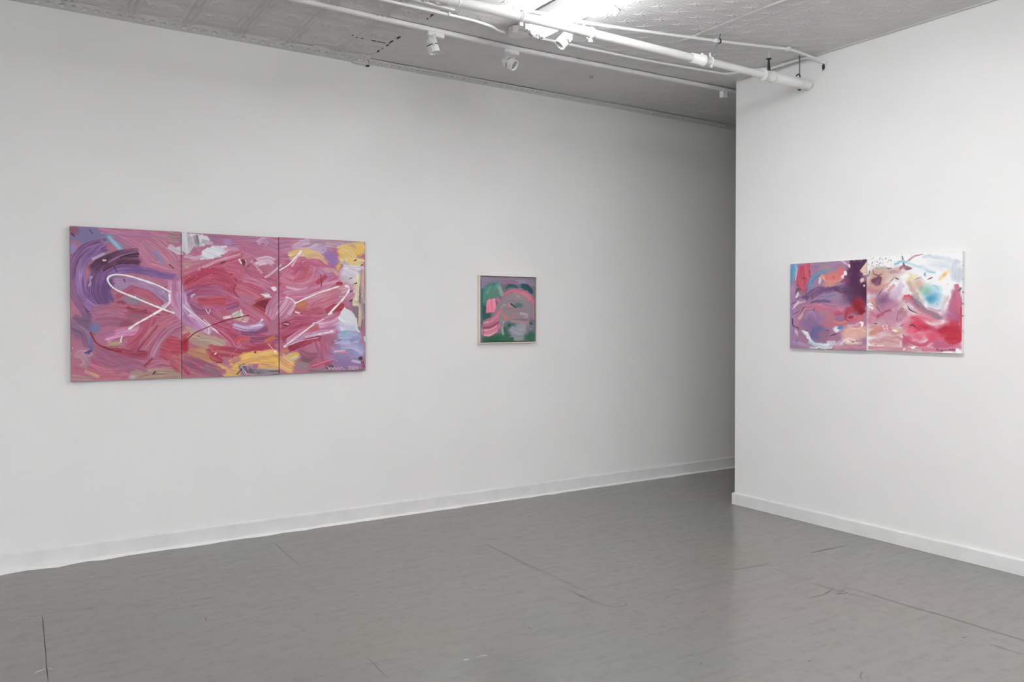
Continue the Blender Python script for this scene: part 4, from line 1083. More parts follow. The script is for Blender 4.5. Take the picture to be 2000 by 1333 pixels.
('stroke',[(363,371),(434,365),(489,401)],33,'b0586c','a04058',{}),
('stroke',[(462,426),(551,401),(624,371)],38,'b8606c','c47c88',{}),
('blob',364,514,54,60,'a0708a',1.0,{}),
('blob',504,511,102,70,'d4aca4',1.0,{}),
('blob',591,443,51,38,'b86474',1.0,{}),
('blob',592,491,62,56,'d0a09a',1.0,{}),
('stroke',[(449,506),(531,480),(598,509)],38,'dcb4a4','c88c80',{}),
('stroke',[(476,463),(571,444)],32,'dcc4cc','c890a0',{}),
('poly',[(571,431),(598,425),(601,449),(585,464)],'ece8e8',None,{}),
('blob',392,476,36,29,'e0dce4',1.0,{}),
('blob',420,464,26,16,'4486c0',1.0,{'rough':0.2}),
('blob',477,561,38,22,'e4d8d0',1.0,{}),
('stroke',[(435,549),(504,572),(599,564)],26,'e0d0c8','c8988c',{}),
('poly',[(94,496),(158,495),(181,536),(204,574),(151,550)],'e8ecec','d4dce0',{}),
('stroke',[(151,562),(263,598),(407,575)],41,'b4d0d6','dfe6ea',{}),
('stroke',[(20,579),(113,596),(249,617)],42,'957ca4','a890b0',{}),
('blob',421,581,38,32,'c0a2c0',1.0,{}),
('stroke',[(365,613),(504,596),(632,593)],38,'c4929a','b87c88',{}),
('stroke',[(174,614),(322,611),(365,601)],12,'f0f0f0','d0dce0',{}),
('stroke',[(43,487),(75,538)],17,'d8d8e2','a898b8',{}),
('stroke',[(321,571),(386,557)],17,'e8e0ec','b890b8',{}),
('blob',515,97,59,92,'4a2649',0.8,{'soft':0.5}),
('blob',570,214,58,77,'47223e',0.7,{'soft':0.8}),
('blob',564,299,64,58,'86202f',0.7,{'soft':0.6}),
('stroke',[(362,184),(433,211),(502,200)],59,'6a4a68','54345a',{}),
('warp',13,46,{}),
('mode',0.25,0.5,0.1,0.1,{}),
('stroke',[(562,63),(595,32),(627,-5)],32,'3c1e38','543050',{'tap':(1,0.6)}),
('stroke',[(528,62),(511,18),(502,-2)],40,'45223f','5c3656',{'tap':(1,0.5)}),
('stroke',[(508,97),(474,96),(453,116)],20,'552c4a','6a3a58',{'tap':(1,0.3)}),
('stroke',[(488,133),(453,135),(422,149)],17,'6a3a5a','84506c',{'tap':(1,0.3)}),
('stroke',[(582,100),(606,89),(619,78)],14,'4a2545','5a3452',{'tap':(1,0.3)}),
('stroke',[(590,185),(616,192),(629,186)],17,'4a2545','5a3452',{'tap':(1,0.4)}),
('stroke',[(597,263),(620,275),(630,294)],20,'4a2240','6a2f4a',{'tap':(1,0.3)}),
('stroke',[(584,317),(604,323),(591,341)],19,'7a1c2c','8f3040',{'tap':(1,0.3)}),
('stroke',[(475,359),(462,401),(490,420)],22,'86202f','a04050',{'tap':(1,0.3)}),
('poly',[(453,76),(464,71),(475,80),(470,102),(460,105)],'ece4ea',None,{}),
('poly',[(425,113),(453,96),(443,125)],'e4d4da',None,{}),
('poly',[(477,32),(501,27),(495,51)],'e8dce4',None,{}),
('poly',[(417,-2),(452,3),(484,32),(459,25)],'cbb8cc',None,{}),
('poly',[(577,130),(599,122),(604,149),(583,154)],'d8bcb0',None,{}),
('blob',606,179,8,9,'ead8d4',1.0,{}),
('poly',[(581,82),(595,59),(625,36),(630,102),(599,95)],'d4bcae','c4a494',{}),
('stroke',[(194,192),(171,140),(201,96),(260,74)],18,'4f78a0','7aa0bc',{}),
('stroke',[(141,177),(134,229),(165,255)],11,'5a4a60','7a6a84',{}),
('line',[(64,29),(56,77),(45,122)],4.4,'c8d4e4',{}),
('stroke',[(128,402),(173,383),(210,402)],15,'b08cb4','8a6a98',{}),
('stroke',[(218,376),(262,402),(284,446)],11,'7a5a84','9a7aa0',{}),
('stroke',[(364,420),(420,432),(476,420)],15,'d08878','c07068',{}),
('stroke',[(517,480),(571,474),(618,497)],17,'e0c0b4','d0a094',{}),
('stroke',[(421,587),(477,542),(545,553)],12,'ecdcd4','d4b0a8',{}),
('line',[(185,539),(211,453)],2.5,'40384a',{'tp':0.8}),
('line',[(314,533),(333,488)],2.4,'40384a',{'tp':0.8}),
('line',[(332,528),(405,505)],5.9,'40384a',{'tp':0.8}),
('line',[(195,351),(216,327)],5.0,'40384a',{'tp':0.8}),
('line',[(299,482),(335,490)],4.8,'40384a',{'tp':0.8}),
('line',[(136,489),(158,495)],6.0,'40384a',{'tp':0.8}),
('line',[(7,298),(58,279)],6.0,'40384a',{'tp':0.8}),
('line',[(15,376),(81,350)],4.3,'40384a',{'tp':0.8}),
('line',[(42,226),(57,201)],6.0,'40384a',{'tp':0.8}),
('blob',73,191,29,16,'5c545c',1.0,{}),
('blob',65,159,10,9,'5a4860',1.0,{}),
('stroke',[(80,201),(127,235)],17,'6a606a','8a7884',{}),
('blob',59,568,17,11,'7a6a80',1.0,{}),
('poly',[(42,246),(69,208),(84,227),(57,253)],'d0c4d0',None,{}),
('line',[(27,330),(73,279)],8.6,'e0d4dc',{}),
('dots',335,395,168,80,16,'5a2c48',(1.2,3),{}),
('dots',134,229,114,106,14,'f0e0e8',(1.2,2.6),{}),
('dots',57,136,44,58,8,'463050',(1.5,3),{}),
('dots',263,509,54,68,8,'38304a',(1.2,3),{}),
('blob',525,565,10,5,'6a5a58',1.0,{})]),
dr=(640,628,2.2,'e4e4e7',[
('mode',0.7,1.5,0.3,0.1,{}),
('blob',147,375,256,195,'b47c92',1.0,{'soft':0.8}),
('blob',81,132,115,77,'c0978c',1.0,{'soft':0.6}),
('blob',182,102,105,37,'c4a49c',1.0,{'soft':0.7}),
('blob',56,208,93,62,'b47a82',1.0,{}),
('blob',195,125,88,50,'cbb4ac',1.0,{'soft':0.8}),
('stroke',[(4,183),(82,203),(164,182)],50,'b88884','c8a498',{}),
('blob',115,292,105,68,'84587e',1.0,{'soft':0.8}),
('stroke',[(171,287),(214,230),(257,180)],73,'baa2c0','cdb8cc',{'end':0.3}),
('stroke',[(152,234),(195,189)],24,'b06a78','c08a90',{}),
('blob',62,161,44,28,'6a4058',1.0,{}),
('blob',91,144,25,19,'7a5266',1.0,{}),
('blob',75,185,38,19,'8a5a68',1.0,{}),
('blob',286,91,35,16,'7a5068',1.0,{}),
('blob',195,108,55,15,'a88490',0.8,{}),
('stroke',[(226,92),(256,76),(286,84)],24,'a07484','8a6072',{}),
('stroke',[(249,4),(257,42),(262,77)],14,'64505c','86707c',{'end':0.2}),
('stroke',[(262,48),(322,23),(389,2)],12,'8a6478','aa8090',{}),
('blob',100,77,50,14,'a8a49c',0.9,{}),
('blob',157,80,25,9,'7d7478',1.0,{}),
('line',[(23,94),(3,123)],9.1,'6a5a62',{}),
('line',[(49,83),(52,113),(81,126),(113,113)],6.3,'5a4a54',{}),
('stroke',[(194,56),(268,43),(358,82),(474,126)],24,'84b0c0','c4d8de',{}),
('blob',213,54,24,9,'78a8c0',1.0,{}),
('stroke',[(381,21),(501,31),(636,74)],35,'9cb0be','c8d0d8',{}),
('stroke',[(410,51),(490,66),(563,98)],28,'d8d4d8','e0dfe2',{}),
('stroke',[(622,57),(590,105),(585,180)],51,'a8aebc','c8ccd6',{}),
('blob',623,139,34,63,'bec4d0',1.0,{}),
('line',[(518,0),(579,-2),(635,-5)],4.0,'a8aab0',{}),
('stroke',[(428,80),(529,85),(574,115)],22,'dcdce2','cdd4da',{'dry':0.1}),
('stroke',[(491,182),(530,134),(571,120)],32,'e4c894','ead8b4',{}),
('blob',530,140,22,12,'e0b46a',0.8,{'ang':-30}),
('blob',299,153,36,48,'dcc8a0',1.0,{'soft':0.8}),
('blob',353,194,58,64,'c8a898',1.0,{'soft':0.8}),
('stroke',[(287,169),(335,239),(359,296)],47,'c0a08e','b0988a',{}),
('blob',269,140,37,18,'e8e8ec',1.0,{}),
('blob',417,241,64,64,'8cb6a8',1.0,{'soft':0.9}),
('blob',458,281,75,64,'70a6c4',1.0,{'soft':0.8}),
('blob',480,232,45,34,'a8ccd8',1.0,{'soft':0.9}),
('blob',441,287,35,29,'4a8cac',1.0,{'soft':0.9}),
('blob',382,218,30,30,'8aa894',0.8,{'soft':0.9}),
('blob',411,129,8,13,'6a9ccc',1.0,{}),
('blob',335,137,18,14,'e4d49a',0.8,{}),
('blob',519,189,50,25,'eceef0',1.0,{'soft':0.8}),
('stroke',[(312,256),(354,330),(418,370),(510,404)],51,'7e7680','948a90',{'st':0.6}),
('blob',371,308,35,41,'868490',0.8,{'soft':0.9}),
('blob',475,337,50,22,'b8c4d4',0.8,{'soft':0.9}),
('stroke',[(418,342),(475,365),(520,354)],23,'b89cac','d0bcc8',{}),
('stroke',[(547,267),(526,332),(509,393)],45,'dccfd6','c4a8b8',{}),
('stroke',[(610,219),(597,290),(581,387)],88,'b4687e','a0688a',{'st':0.6,'tap':(0.7,1.3)}),
('blob',607,219,22,22,'b0647c',1.0,{}),
('blob',565,393,67,45,'94688e',0.8,{'soft':0.9}),
('poly',[(613,236),(632,220),(637,231),(624,247)],'7a5a6c',None,{}),
('blob',593,469,72,88,'b83a48',1.0,{'soft':0.6}),
('blob',532,486,121,50,'a62840',1.0,{'soft':0.7}),
('blob',614,398,32,49,'a8485a',1.0,{'soft':0.8}),
('blob',337,466,104,87,'c64860',1.0,{'soft':0.7}),
('stroke',[(257,272),(336,307),(418,376),(532,409)],51,'a85a72','c47488',{}),
('stroke',[(336,375),(430,415),(521,431)],51,'c8748a','d898a8',{}),
('stroke',[(301,392),(372,432),(431,488)],64,'c43c54','c8586c',{}),
('blob',419,471,80,34,'b02e48',1.0,{'soft':0.8}),
('blob',325,489,41,35,'d8708a',0.9,{'soft':1.0}),
('blob',252,375,46,46,'b07888',1.0,{}),
('blob',258,341,41,30,'c0bca4',0.8,{'soft':0.9}),
('blob',276,341,24,18,'d8d0dc',0.7,{}),
('stroke',[(258,341),(234,375),(222,427)],18,'94686e','b88c94',{}),
('blob',471,532,77,38,'cc5c74',1.0,{}),
('stroke',[(265,547),(373,584),(443,554),(471,515)],34,'d0627c','c04c68',{}),
('blob',533,580,138,50,'b45e7a',1.0,{}),
('stroke',[(465,515),(533,552),(637,561)],28,'b45872','c87c90',{}),
('poly',[(533,541),(588,567),(642,550),(642,485),(566,497)],'a82e40','b83c48',{}),
('blob',278,558,35,53,'b05a74',1.0,{}),
('stroke',[(254,599),(338,580),(420,594)],46,'a86478','b87c90',{}),
('blob',142,585,132,42,'c6a2a2',1.0,{}),
('stroke',[(13,577),(116,557),(241,565)],37,'c89a9c','b87880',{}),
('stroke',[(104,557),(198,537),(253,548)],30,'b06a78','bf8a90',{}),
('stroke',[(13,523),(90,492),(179,474)],49,'c48874','b86c70',{}),
('blob',58,469,50,25,'c09088',1.0,{}),
('stroke',[(24,273),(64,333)],11,'dca468','c07c50',{}),
('stroke',[(37,279),(89,351)],9,'d08c7c','b86470',{}),
('poly',[(5,314),(24,305),(51,338),(44,351),(18,338)],'ece4e4',None,{}),
('line',[(21,320),(41,332)],5.0,'b89098',{}),
('stroke',[(12,374),(77,392),(141,386)],50,'b06078','c4849a',{}),
('stroke',[(71,410),(128,374),(184,351)],30,'a85068','94486a',{}),
('blob',25,422,25,37,'c08098',1.0,{}),
('stroke',[(147,398),(197,415),(252,421)],37,'b48098','a46c84',{}),
('stroke',[(172,334),(203,363)],42,'c8b4c4','b898ac',{}),
('blob',603,311,46,103,'b06078',0.9,{'soft':0.5}),
('blob',587,398,66,61,'a85a80',0.8,{'soft':0.8}),
('blob',566,513,82,50,'b03044',0.8,{'soft':0.6}),
('blob',442,510,78,34,'c8506a',0.9,{'soft':0.8}),
('blob',418,398,85,34,'c07888',0.9,{'soft':0.9}),
('stroke',[(336,285),(383,342),(453,387),(521,415)],40,'8a8088','77707e',{'st':0.5}),
('blob',197,398,90,36,'b8889c',0.9,{'soft':0.8}),
('blob',288,295,53,24,'b07888',0.8,{'soft':0.9}),
('blob',178,328,85,37,'b08098',0.8,{'soft':0.9}),
('blob',360,336,34,34,'b07080',0.8,{'soft':0.9}),
('blob',361,539,74,40,'cc6680',0.95,{'soft':0.7}),
('blob',198,505,102,36,'bc8488',0.9,{'soft':0.8}),
('blob',52,522,61,30,'c28878',0.9,{'soft':0.8}),
('blob',529,77,120,51,'c6d0d8',0.75,{'soft':0.9}),
('blob',393,95,71,35,'d4dce0',0.8,{'soft':0.9}),
('blob',290,547,53,30,'b8647a',0.9,{'soft':0.8}),
('blob',154,544,96,24,'c69a9c',0.9,{'soft':0.8}),
('warp',14,46,{}),
('mode',0.25,0.5,0.1,0.1,{}),
('stroke',[(605,214),(613,257),(627,312),(636,377)],34,'a8607a','b87088',{'tap':(0.7,1)}),
('stroke',[(613,247),(628,236),(636,223)],10,'7a5a6c','6a4a5c',{}),
('stroke',[(633,344),(637,425),(637,506)],16,'b04858','b83a48',{}),
('stroke',[(7,613),(242,616),(454,605)],32,'c29a9c','b87888',{}),
('stroke',[(385,615),(533,607),(635,588)],28,'b45e7a','c07890',{}),
('stroke',[(259,519),(314,569),(397,584),(454,543)],13,'d46a82','c04c68',{}),
('stroke',[(533,541),(572,567),(637,552)],10,'9a2a3c','b03a48',{}),
('poly',[(314,598),(344,591),(339,604),(320,606)],'f0e8ea',None,{}),
('poly',[(608,594),(622,598),(635,619),(605,619)],'ece4e8',None,{}),
('poly',[(254,608),(284,604),(266,619)],'efe6e8',None,{}),
('stroke',[(62,158),(94,145),(82,185)],28,'6a4058','7d526a',{}),
('stroke',[(195,59),(237,42),(286,49)],12,'7cb0c4','a0c4d0',{}),
('stroke',[(312,261),(336,307),(371,342)],9,'54486a','7a6a88',{}),
('stroke',[(263,266),(300,270),(324,296)],14,'c85060','b85868',{}),
('stroke',[(336,364),(407,398),(487,426)],13,'d890a0','c06878',{}),
('stroke',[(216,433),(222,386),(252,340)],6,'7a5a68','94707c',{}),
('line',[(70,275),(123,205)],3.4,'4a3c48',{'tp':0.8}),
('line',[(82,256),(108,221)],3.3,'4a3c48',{'tp':0.8}),
('line',[(56,315),(101,370)],3.4,'4a3c48',{'tp':0.8}),
('line',[(163,172),(195,146)],3.7,'4a3c48',{'tp':0.8}),
('line',[(201,143),(225,158)],6.6,'4a3c48',{'tp':0.8}),
('line',[(332,164),(382,148)],3.2,'4a3c48',{'tp':0.8}),
('line',[(420,166),(454,153)],7.0,'4a3c48',{'tp':0.8}),
('line',[(48,445),(77,448)],7.3,'4a3c48',{'tp':0.8}),
('line',[(131,433),(160,450)],2.2,'4a3c48',{'tp':0.8}),
('line',[(383,387),(388,381)],2.7,'4a3c48',{'tp':0.8}),
('line',[(312,341),(336,364)],1.7,'4a3c48',{'tp':0.8}),
('line',[(231,465),(259,454)],3.5,'4a3c48',{'tp':0.8}),
('line',[(481,315),(491,327)],2.1,'4a3c48',{'tp':0.8}),
('line',[(288,329),(306,355),(351,380)],8.3,'35283a',{'tp':0.8}),
('line',[(301,458),(328,456),(352,476)],7.0,'35283a',{'tp':0.8}),
('line',[(64,410),(245,306)],1.8,'7a4a5a',{}),
('line',[(463,206),(480,210),(490,227)],5.2,'8aa0b0',{}),
('blob',376,212,15,8,'b0a8a0',1.0,{}),
('blob',119,465,11,10,'d8b0cc',1.0,{}),
('blob',146,462,11,10,'d8b0cc',1.0,{}),
('blob',127,483,11,10,'d8b0cc',1.0,{}),
('blob',149,480,11,10,'d8b0cc',1.0,{}),
('poly',[(185,488),(210,479),(231,496),(198,502)],'f0e4d0',None,{}),
('line',[(210,485),(227,492)],5.9,'e0b050',{}),
('blob',291,261,6,5,'ece8ec',1.0,{}),
('blob',282,306,5,5,'5a2c44',1.0,{}),
('stroke',[(263,269),(306,261)],14,'d84c58','b8505c',{}),
('poly',[(314,598),(344,591),(338,605)],'f0e8ea',None,{}),
('line',[(78,595),(126,592)],6.1,'f0e8e8',{}),
('poly',[(605,594),(621,596),(635,617),(605,619)],'ece4e8',None,{}),
('poly',[(4,620),(66,626),(59,635),(4,637)],'f0eeee',None,{}),
('line',[(314,629),(477,627)],4.1,'eeeaec',{}),
('dots',87,38,88,32,50,'4c444c',(1.5,4),{'el':1.6}),
('dots',286,4,73,12,14,'6a5c60',(1.2,3),{'el':2}),
('dots',139,123,93,50,30,'5c3f4c',(1.2,3),{}),
('dots',178,398,152,98,34,'d8a8bc',(1.2,3),{}),
('dots',115,339,93,74,18,'5c2f48',(1.2,3),{}),
('dots',445,175,116,46,16,'a8b0b4',(1,2),{}),
('dots',208,195,12,9,3,'ece8ec',(3,5),{}),
('dots',547,195,6,6,2,'a8a0a8',(3,4),{}),
('line',[(481,615),(486,603),(493,604),(490,611),(499,614),(505,607),(512,615),(518,607),(516,619),(524,606),(531,613),(539,606),(547,612),(554,609)],2.8,'3c2030',{'var':0.2}),
('line',[(561,604),(567,601),(569,605),(561,612),(569,613)],2.2,'3c2030',{'var':0.2}),
('line',[(582,603),(587,600),(590,604),(582,611),(590,612)],2.2,'3c2030',{'var':0.2}),
('line',[(575,602),(572,607),(575,613),(580,607),(575,602)],2.2,'3c2030',{'var':0.2}),
('line',[(597,601),(594,606),(597,612),(602,606),(597,601)],2.1,'3c2030',{'var':0.2})]))
def lin_arr(c): return np.where(c > .04045, ((np.clip(c, 0, 1)+.055)/1.055)**2.4, c/12.92)
def run_art(n):
    w_, h_, st, base, ops = ARTS[n]; a = Art(w_, h_, st, base)
    for o in ops: getattr(a, o[0])(*o[1:-1], **o[-1])
    return a
def canvas_mesh(name, art, j0, j1, org, du, nrm, depth, mats, jit=0., extra=None):
    """front = relief grid of pigment, four canvas-wrapped edges and a back; org top-left corner of the face"""
    c = art.col[:, j0:j1]; h = art.hgt[:, j0:j1]; ny, nx = h.shape
    u = (art.X[0, j0:j1]-art.X[0, j0])/1000; v = art.Y[:, 0]/1000
    org, du, nrm = np.array(org), np.array(du), np.array(nrm)
    hh = np.clip(h, -1, 2)*.0009*1.0; hh[0] = hh[-1] = 0; hh[:, 0] = hh[:, -1] = 0
    co = org+u[None, :, None]*du+v[:, None, None]*np.array([0, 0, -1.])+hh[..., None]*nrm
    w_, h_ = u[-1], v[-1]; A, B = org, org+du*w_; dn = np.array([0, 0, -h_]); bk = -nrm*depth
    P = [A, B, B+dn, A+dn, A+bk, B+bk, B+dn+bk, A+dn+bk]
    F = [(0, 4, 5, 1), (1, 5, 6, 2), (2, 6, 7, 3), (3, 7, 4, 0), (4, 7, 6, 5)]
    pig = np.clip(lin_arr(c)*1.14, 0, .9)
    return grid(name, co, mats, [(P, F, 1)]+(extra or []), pig.reshape(-1, 3), flip=True)
def hang(name, me, label, cat='painting', group=None): return tag(link(name, me), label, cat, group)
tri = run_art('tri'); G = 'canvases of the large three panel painting'
cuts = [(0, 317), (318, 634), (635, tri.nx)]
lab = ['left canvas of the wide rose painting, with purple arcs and a looping white drip', 'middle canvas of the wide rose painting, white patch above, yellow below', 'right canvas of the wide rose painting, yellow and pale blue at right']
for (a, b), l, dz, dy in zip(cuts, lab, (0, -.003, 0), (0, .003, .001)):
    me = canvas_mesh('painting', tri, a, b, (.457+a*.002+.0007, 5.61+dy, 2.052+dz), (1, 0, 0), (0, -1, 0), LW-5.61-dy-.002, [M_PAINT, M_EDGE2])
    hang('painting', me, l, group=G)
sm = run_art('small')
fr = empty('framed_painting', (3.604, LW, 1.563), 'small square painting of pink and green strokes in a pale wooden frame', 'painting')
x0, x1, z0, z1, yf = 3.327, 3.881, 1.290, 1.837, 5.600
fb = MB(); e = .0065
fb.box((x0, yf, z1-e), (x1, LW, z1), .001).box((x0, yf, z0), (x1, LW, z0+e), .001).box((x0, yf, z0+e), (x0+e, LW, z1-e), .001).box((x1-e, yf, z0+e), (x1, LW, z1-e), .001)
fb.build('frame', M_WOOD, fr)
MB().box((x0+e, yf+.03, z0+e), (x1-e, LW-.002, z1-e)).build('backing', M_GAPD, fr)
k = e+.006
me = canvas_mesh('canvas', sm, 0, sm.nx, (x0+k, yf+.008, z1-k), ((x1-x0-2*k)/.544, 0, 0), (0, -1, 0), .024, [M_PAINT, M_GAPD])
for vv in me.vertices: vv.co.z = (z1-k)-((z1-k)-vv.co.z)*((z1-z0-2*k)/.544)
me.transform(Matrix.Translation(-Vector((3.604, LW, 1.563)))); link('canvas', me, fr)
dl = run_art('dl'); dr = run_art('dr'); G = 'canvases of the two panel painting'
me = canvas_mesh('painting', dl, 0, dl.nx, (5.035, 3.974, 1.893), (0, -1, 0), (-1, 0, 0), PX-5.035-.001, [M_PAINT, M_EDGE])
hang('painting', me, 'left canvas on the partition wall, with a dark purple cloud and red corner', group=G)
drips = []
ye = 3.346-.640-.0004
for z, hw in ((1.82, .002), (1.735, .002), (1.655, .007), (1.585, .007), (1.51, .006), (1.42, .0015), (1.41, .0015)):
    q = [(5.035, ye, z+hw), (5.035, ye, z-hw), (5.056, ye, z-hw*.4-.004), (5.056, ye, z+hw*.3-.004)]
    drips.append((q, [(0, 1, 2, 3)], 2))
me = canvas_mesh('painting', dr, 0, dr.nx, (5.035, 3.346, 1.9045), (0, -1, 0), (-1, 0, 0), PX-5.035-.001, [M_PAINT, M_EDGE, M_DRIP], extra=drips)
hang('painting', me, 'right canvas on the partition wall, with a white top, turquoise pool and red lower corner', group=G)
# ---------------------------------------------------------------- ceiling fixtures
# twin tube strip light
fx = empty('strip_light', (2.925, 3.1, ZC), 'lit white twin tube strip light crossing above the big pipe', 'light fixture')
y0, y1 = 1.9, 4.262
MB().box((2.868, y0, 3.322), (2.998, y1, ZC-.002), .008).build('housing', M_METAL, fx)
MB().box((2.864, y1-.004, 3.30), (3.002, y1+.006, ZC-.004), .003).build('end_plate', M_METAL, fx)
for x in (2.893, 2.969):
    t = MB().tube([(x, y0+.06, 3.272), (x, y1-.02, 3.272)], .0195, 24).build('tube', M_TUBE, fx)
    MB().lathe([(0, .0), (0, .0205), (.03, .0205), (.03, .017)], (x, y1-.0185, 3.272), (0, -1, 0)).build('end_cap', M_CAP, t)
    for yy in (y1-.012, y0+.035):
        MB().box((x-.012, yy-.0, 3.255), (x+.012, yy+.014, 3.325), .003).build('lamp_holder', M_METAL, fx)
# junction box at the end of the strip light
jb = empty('junction_box', (2.945, 4.50, ZC), 'octagonal white junction box at the end of the strip light', 'junction box')
mb = MB(); n8 = [(math.cos(R(22.5+45*k)), math.sin(R(22.5+45*k))) for k in range(8)]
c8 = [(2.945+a*.062, 4.468+b*.062) for a, b in n8]
mb.add([(x, y, ZC-.004) for x, y in c8]+[(x, y, 3.338) for x, y in c8], [tuple(range(8)), tuple(range(15, 7, -1))]+[(k, k+8, (k+1) % 8+8, (k+1) % 8) for k in range(8)])
mb.build('box', M_METAL, jb)
mb = MB(); c8 = [(2.945+a*.066, 4.468+b*.066) for a, b in n8]
mb.add([(x, y, 3.338) for x, y in c8]+[(x, y, 3.333) for x, y in c8], [tuple(range(8)), tuple(range(15, 7, -1))]+[(k, k+8, (k+1) % 8+8, (k+1) % 8) for k in range(8)])
mb.build('cover_plate', M_METAL, jb)
for q in (200, 160, 250, 110):
    a, b = math.cos(R(q)), math.sin(R(q)); MB().lathe([(0, 0), (.003, .007), (.0032, 0)], (2.945+a*.0573, 4.468+b*.0573, 3.36), (a, b, 0), 12).build('knockout', M_STEEL, jb)
MB().box((2.91, 4.262+.006, 3.345), (2.975, 4.42, 3.375), .004).build('nipple', M_METAL, jb)
# big pipe with sleeves and couplings
pp = empty('ceiling_pipe', (3.0, 3.839, 3.183), 'thick white painted pipe running below the ceiling into the partition wall', 'pipe')
AX = (1, 0, 0)
MB().lathe([(0, 0), (0, .0265), (6.355, .0265)], (-3.295, 3.839, 3.183), AX, 28).lathe([(0, .0262), (1.51, .0238)], (3.06, 3.839, 3.183), AX, 28).lathe([(0, .028), (.0, .033), (.46, .033)], (4.61, 3.839, 3.183), AX, 28).build('pipe', M_PIPE, pp)
for x, r, l in ((2.14, .0285, .012), (2.535, .028, .008), (3.035, .0325, .03)):
    MB().lathe([(0, .02), (0, r), (l, r), (l, .02)], (x, 3.839, 3.183), AX, 28).build('joint_ring', M_PIPE, pp)
MB().lathe([(0, .022), (0, .031), (.10, .031), (.10, .036), (.125, .036), (.125, .022)], (3.875, 3.839, 3.183), AX, 28).box((3.965, 3.832, 3.214), (3.985, 3.846, 3.228), .002).build('sleeve', M_PIPE, pp)
MB().lathe([(0, .02), (0, .037), (.004, .0405), (.016, .0405), (.022, .0365), (.085, .0365), (.09, .041), (.104, .041), (.112, .035), (.112, .03)], (4.56, 3.839, 3.183), AX, 28).build('coupling', M_PIPE, pp)
MB().lathe([(0, .03), (0, .035), (.02, .038), (.026, .03)], (5.0355, 3.839, 3.183), AX, 28).build('wall_collar', M_PIPE, pp)
for x in (2.55, 3.045):
    c = MB().ring((x, 3.839, 3.183), AX, .0335, .004, 28, 6); c.box((x-.012, 3.832, 3.13), (x+.012, 3.846, 3.152), .002); c.box((x-.05, 3.853, 3.206), (x+.02, 3.872, 3.226), .004); c.tube([(x-.035, 3.862, 3.224), (x-.03, 3.862, 3.24)], .005, 8)
    c.build('clamp', M_PIPE, pp)
# hangers that carry the pipe
HG = 'hangers of the big pipe'
h = empty('pipe_hanger', (4.625, 3.839, ZC), 'black eye bolt hanger over the pipe coupling', 'hanger', HG)
MB().tube([(4.625, 3.839, ZC-.003), (4.625, 3.839, 3.300)], .0028, 8).build('rod', M_PIPE, h)
MB().lathe([(0, 0), (0, .019), (.004, .018), (.008, .008), (.014, .007), (.014, 0)], (4.625, 3.839, 3.304), (0, 0, -1), 16).build('plate', M_DARK, h)
MB().ring((4.625, 3.839, 3.262), (0.55, -.83, 0), .022, .0065, 20, 8).tube([(4.625, 3.839, 3.245), (4.625, 3.839, 3.220)], .011, 10).build('eye', M_DARK, h)
h = empty('pipe_hanger', (4.955, 3.839, ZC), 'pale rod and strap ring holding the pipe end near the partition wall', 'hanger', HG)
MB().tube([(4.955, 3.839, ZC-.003), (4.955, 3.839, 3.245)], .0045, 8).build('rod', M_STEEL, h)
MB().ring((4.955, 3.839, 3.183), AX, .0385, .0042, 28, 6).build('strap_ring', M_PIPE, h)
MB().ring((4.955, 3.85, 3.234), (1, 0, .2), .016, .0055, 14, 6, 0, -30, 200).build('hook', M_DARK, h)
MB().lathe([(0, 0), (.001, .012), (.007, .012), (.008, 0)], (4.955, 3.839, 3.133), (0, 0, 1), 10).build('bolt', M_DARK, h)
h = empty('pipe_hanger', (4.05, 3.839, ZC), 'wire hanger tied round the pipe beside its broken sleeve', 'hanger', HG)
MB().tube([(4.125, 3.822, ZC-.006), (4.115, 3.824, 3.33), (4.055, 3.839, 3.222)], .0025, 6).build('wire', M_STEEL, h)
MB().ring((4.115, 3.821, 3.328), (.9, -.1, .1), .0145, .004, 14, 6).build('loop', M_DARK, h)
MB().ring((4.05, 3.839, 3.183), AX, .029, .006, 24, 6).tube([(4.03, 3.82, 3.16), (4.02, 3.80, 3.135)], .006, 8).tube([(4.05, 3.839, 3.21), (4.048, 3.842, 3.245)], [.010, .006], 8).build('clamp', M_PIPE, h)
# conduits
def spline(p, n=8):
    p = [Vector(q) for q in p]; q = [2*p[0]-p[1]]+p+[2*p[-1]-p[-2]]; o = []
    for i in range(len(p)-1):
        a, b, c, d = q[i:i+4]
        for t in np.linspace(0, 1, n, endpoint=False): o.append(.5*((2*b)+(c-a)*t+(2*a-5*b+4*c-d)*t*t+(3*b-a-3*c+d)*t**3))
    return o+[p[-1]]
CR_ = .0092; zt = ZC-.0155
c = empty('conduit', (1.8, 4.478, zt), 'thin white conduit running into the junction box', 'conduit')
MB().tube(spline([(-3.295, 4.478, zt), (-1, 4.478, zt), (1.6, 4.478, zt), (2.50, 4.478, zt), (2.66, 4.488, zt), (2.76, 4.507, zt), (2.83, 4.533, zt-.004), (2.889, 4.528, 3.357)]), CR_, 14).build('pipe', M_PIPE, c)
MB().lathe([(0, .0), (0, .0135), (.02, .0135), (.02, .0)], (2.872, 4.528, 3.357), (1, -.05, 0), 14).build('connector', M_METAL, c)
MB().box((2.43, 4.462, zt-.0115), (2.45, 4.505, ZC-.004), .003).build('strap', M_METAL, c)
c = empty('conduit', (4.0, 4.49, zt), 'white conduit leaving the strip light and bending over the pipe into the partition wall', 'conduit')
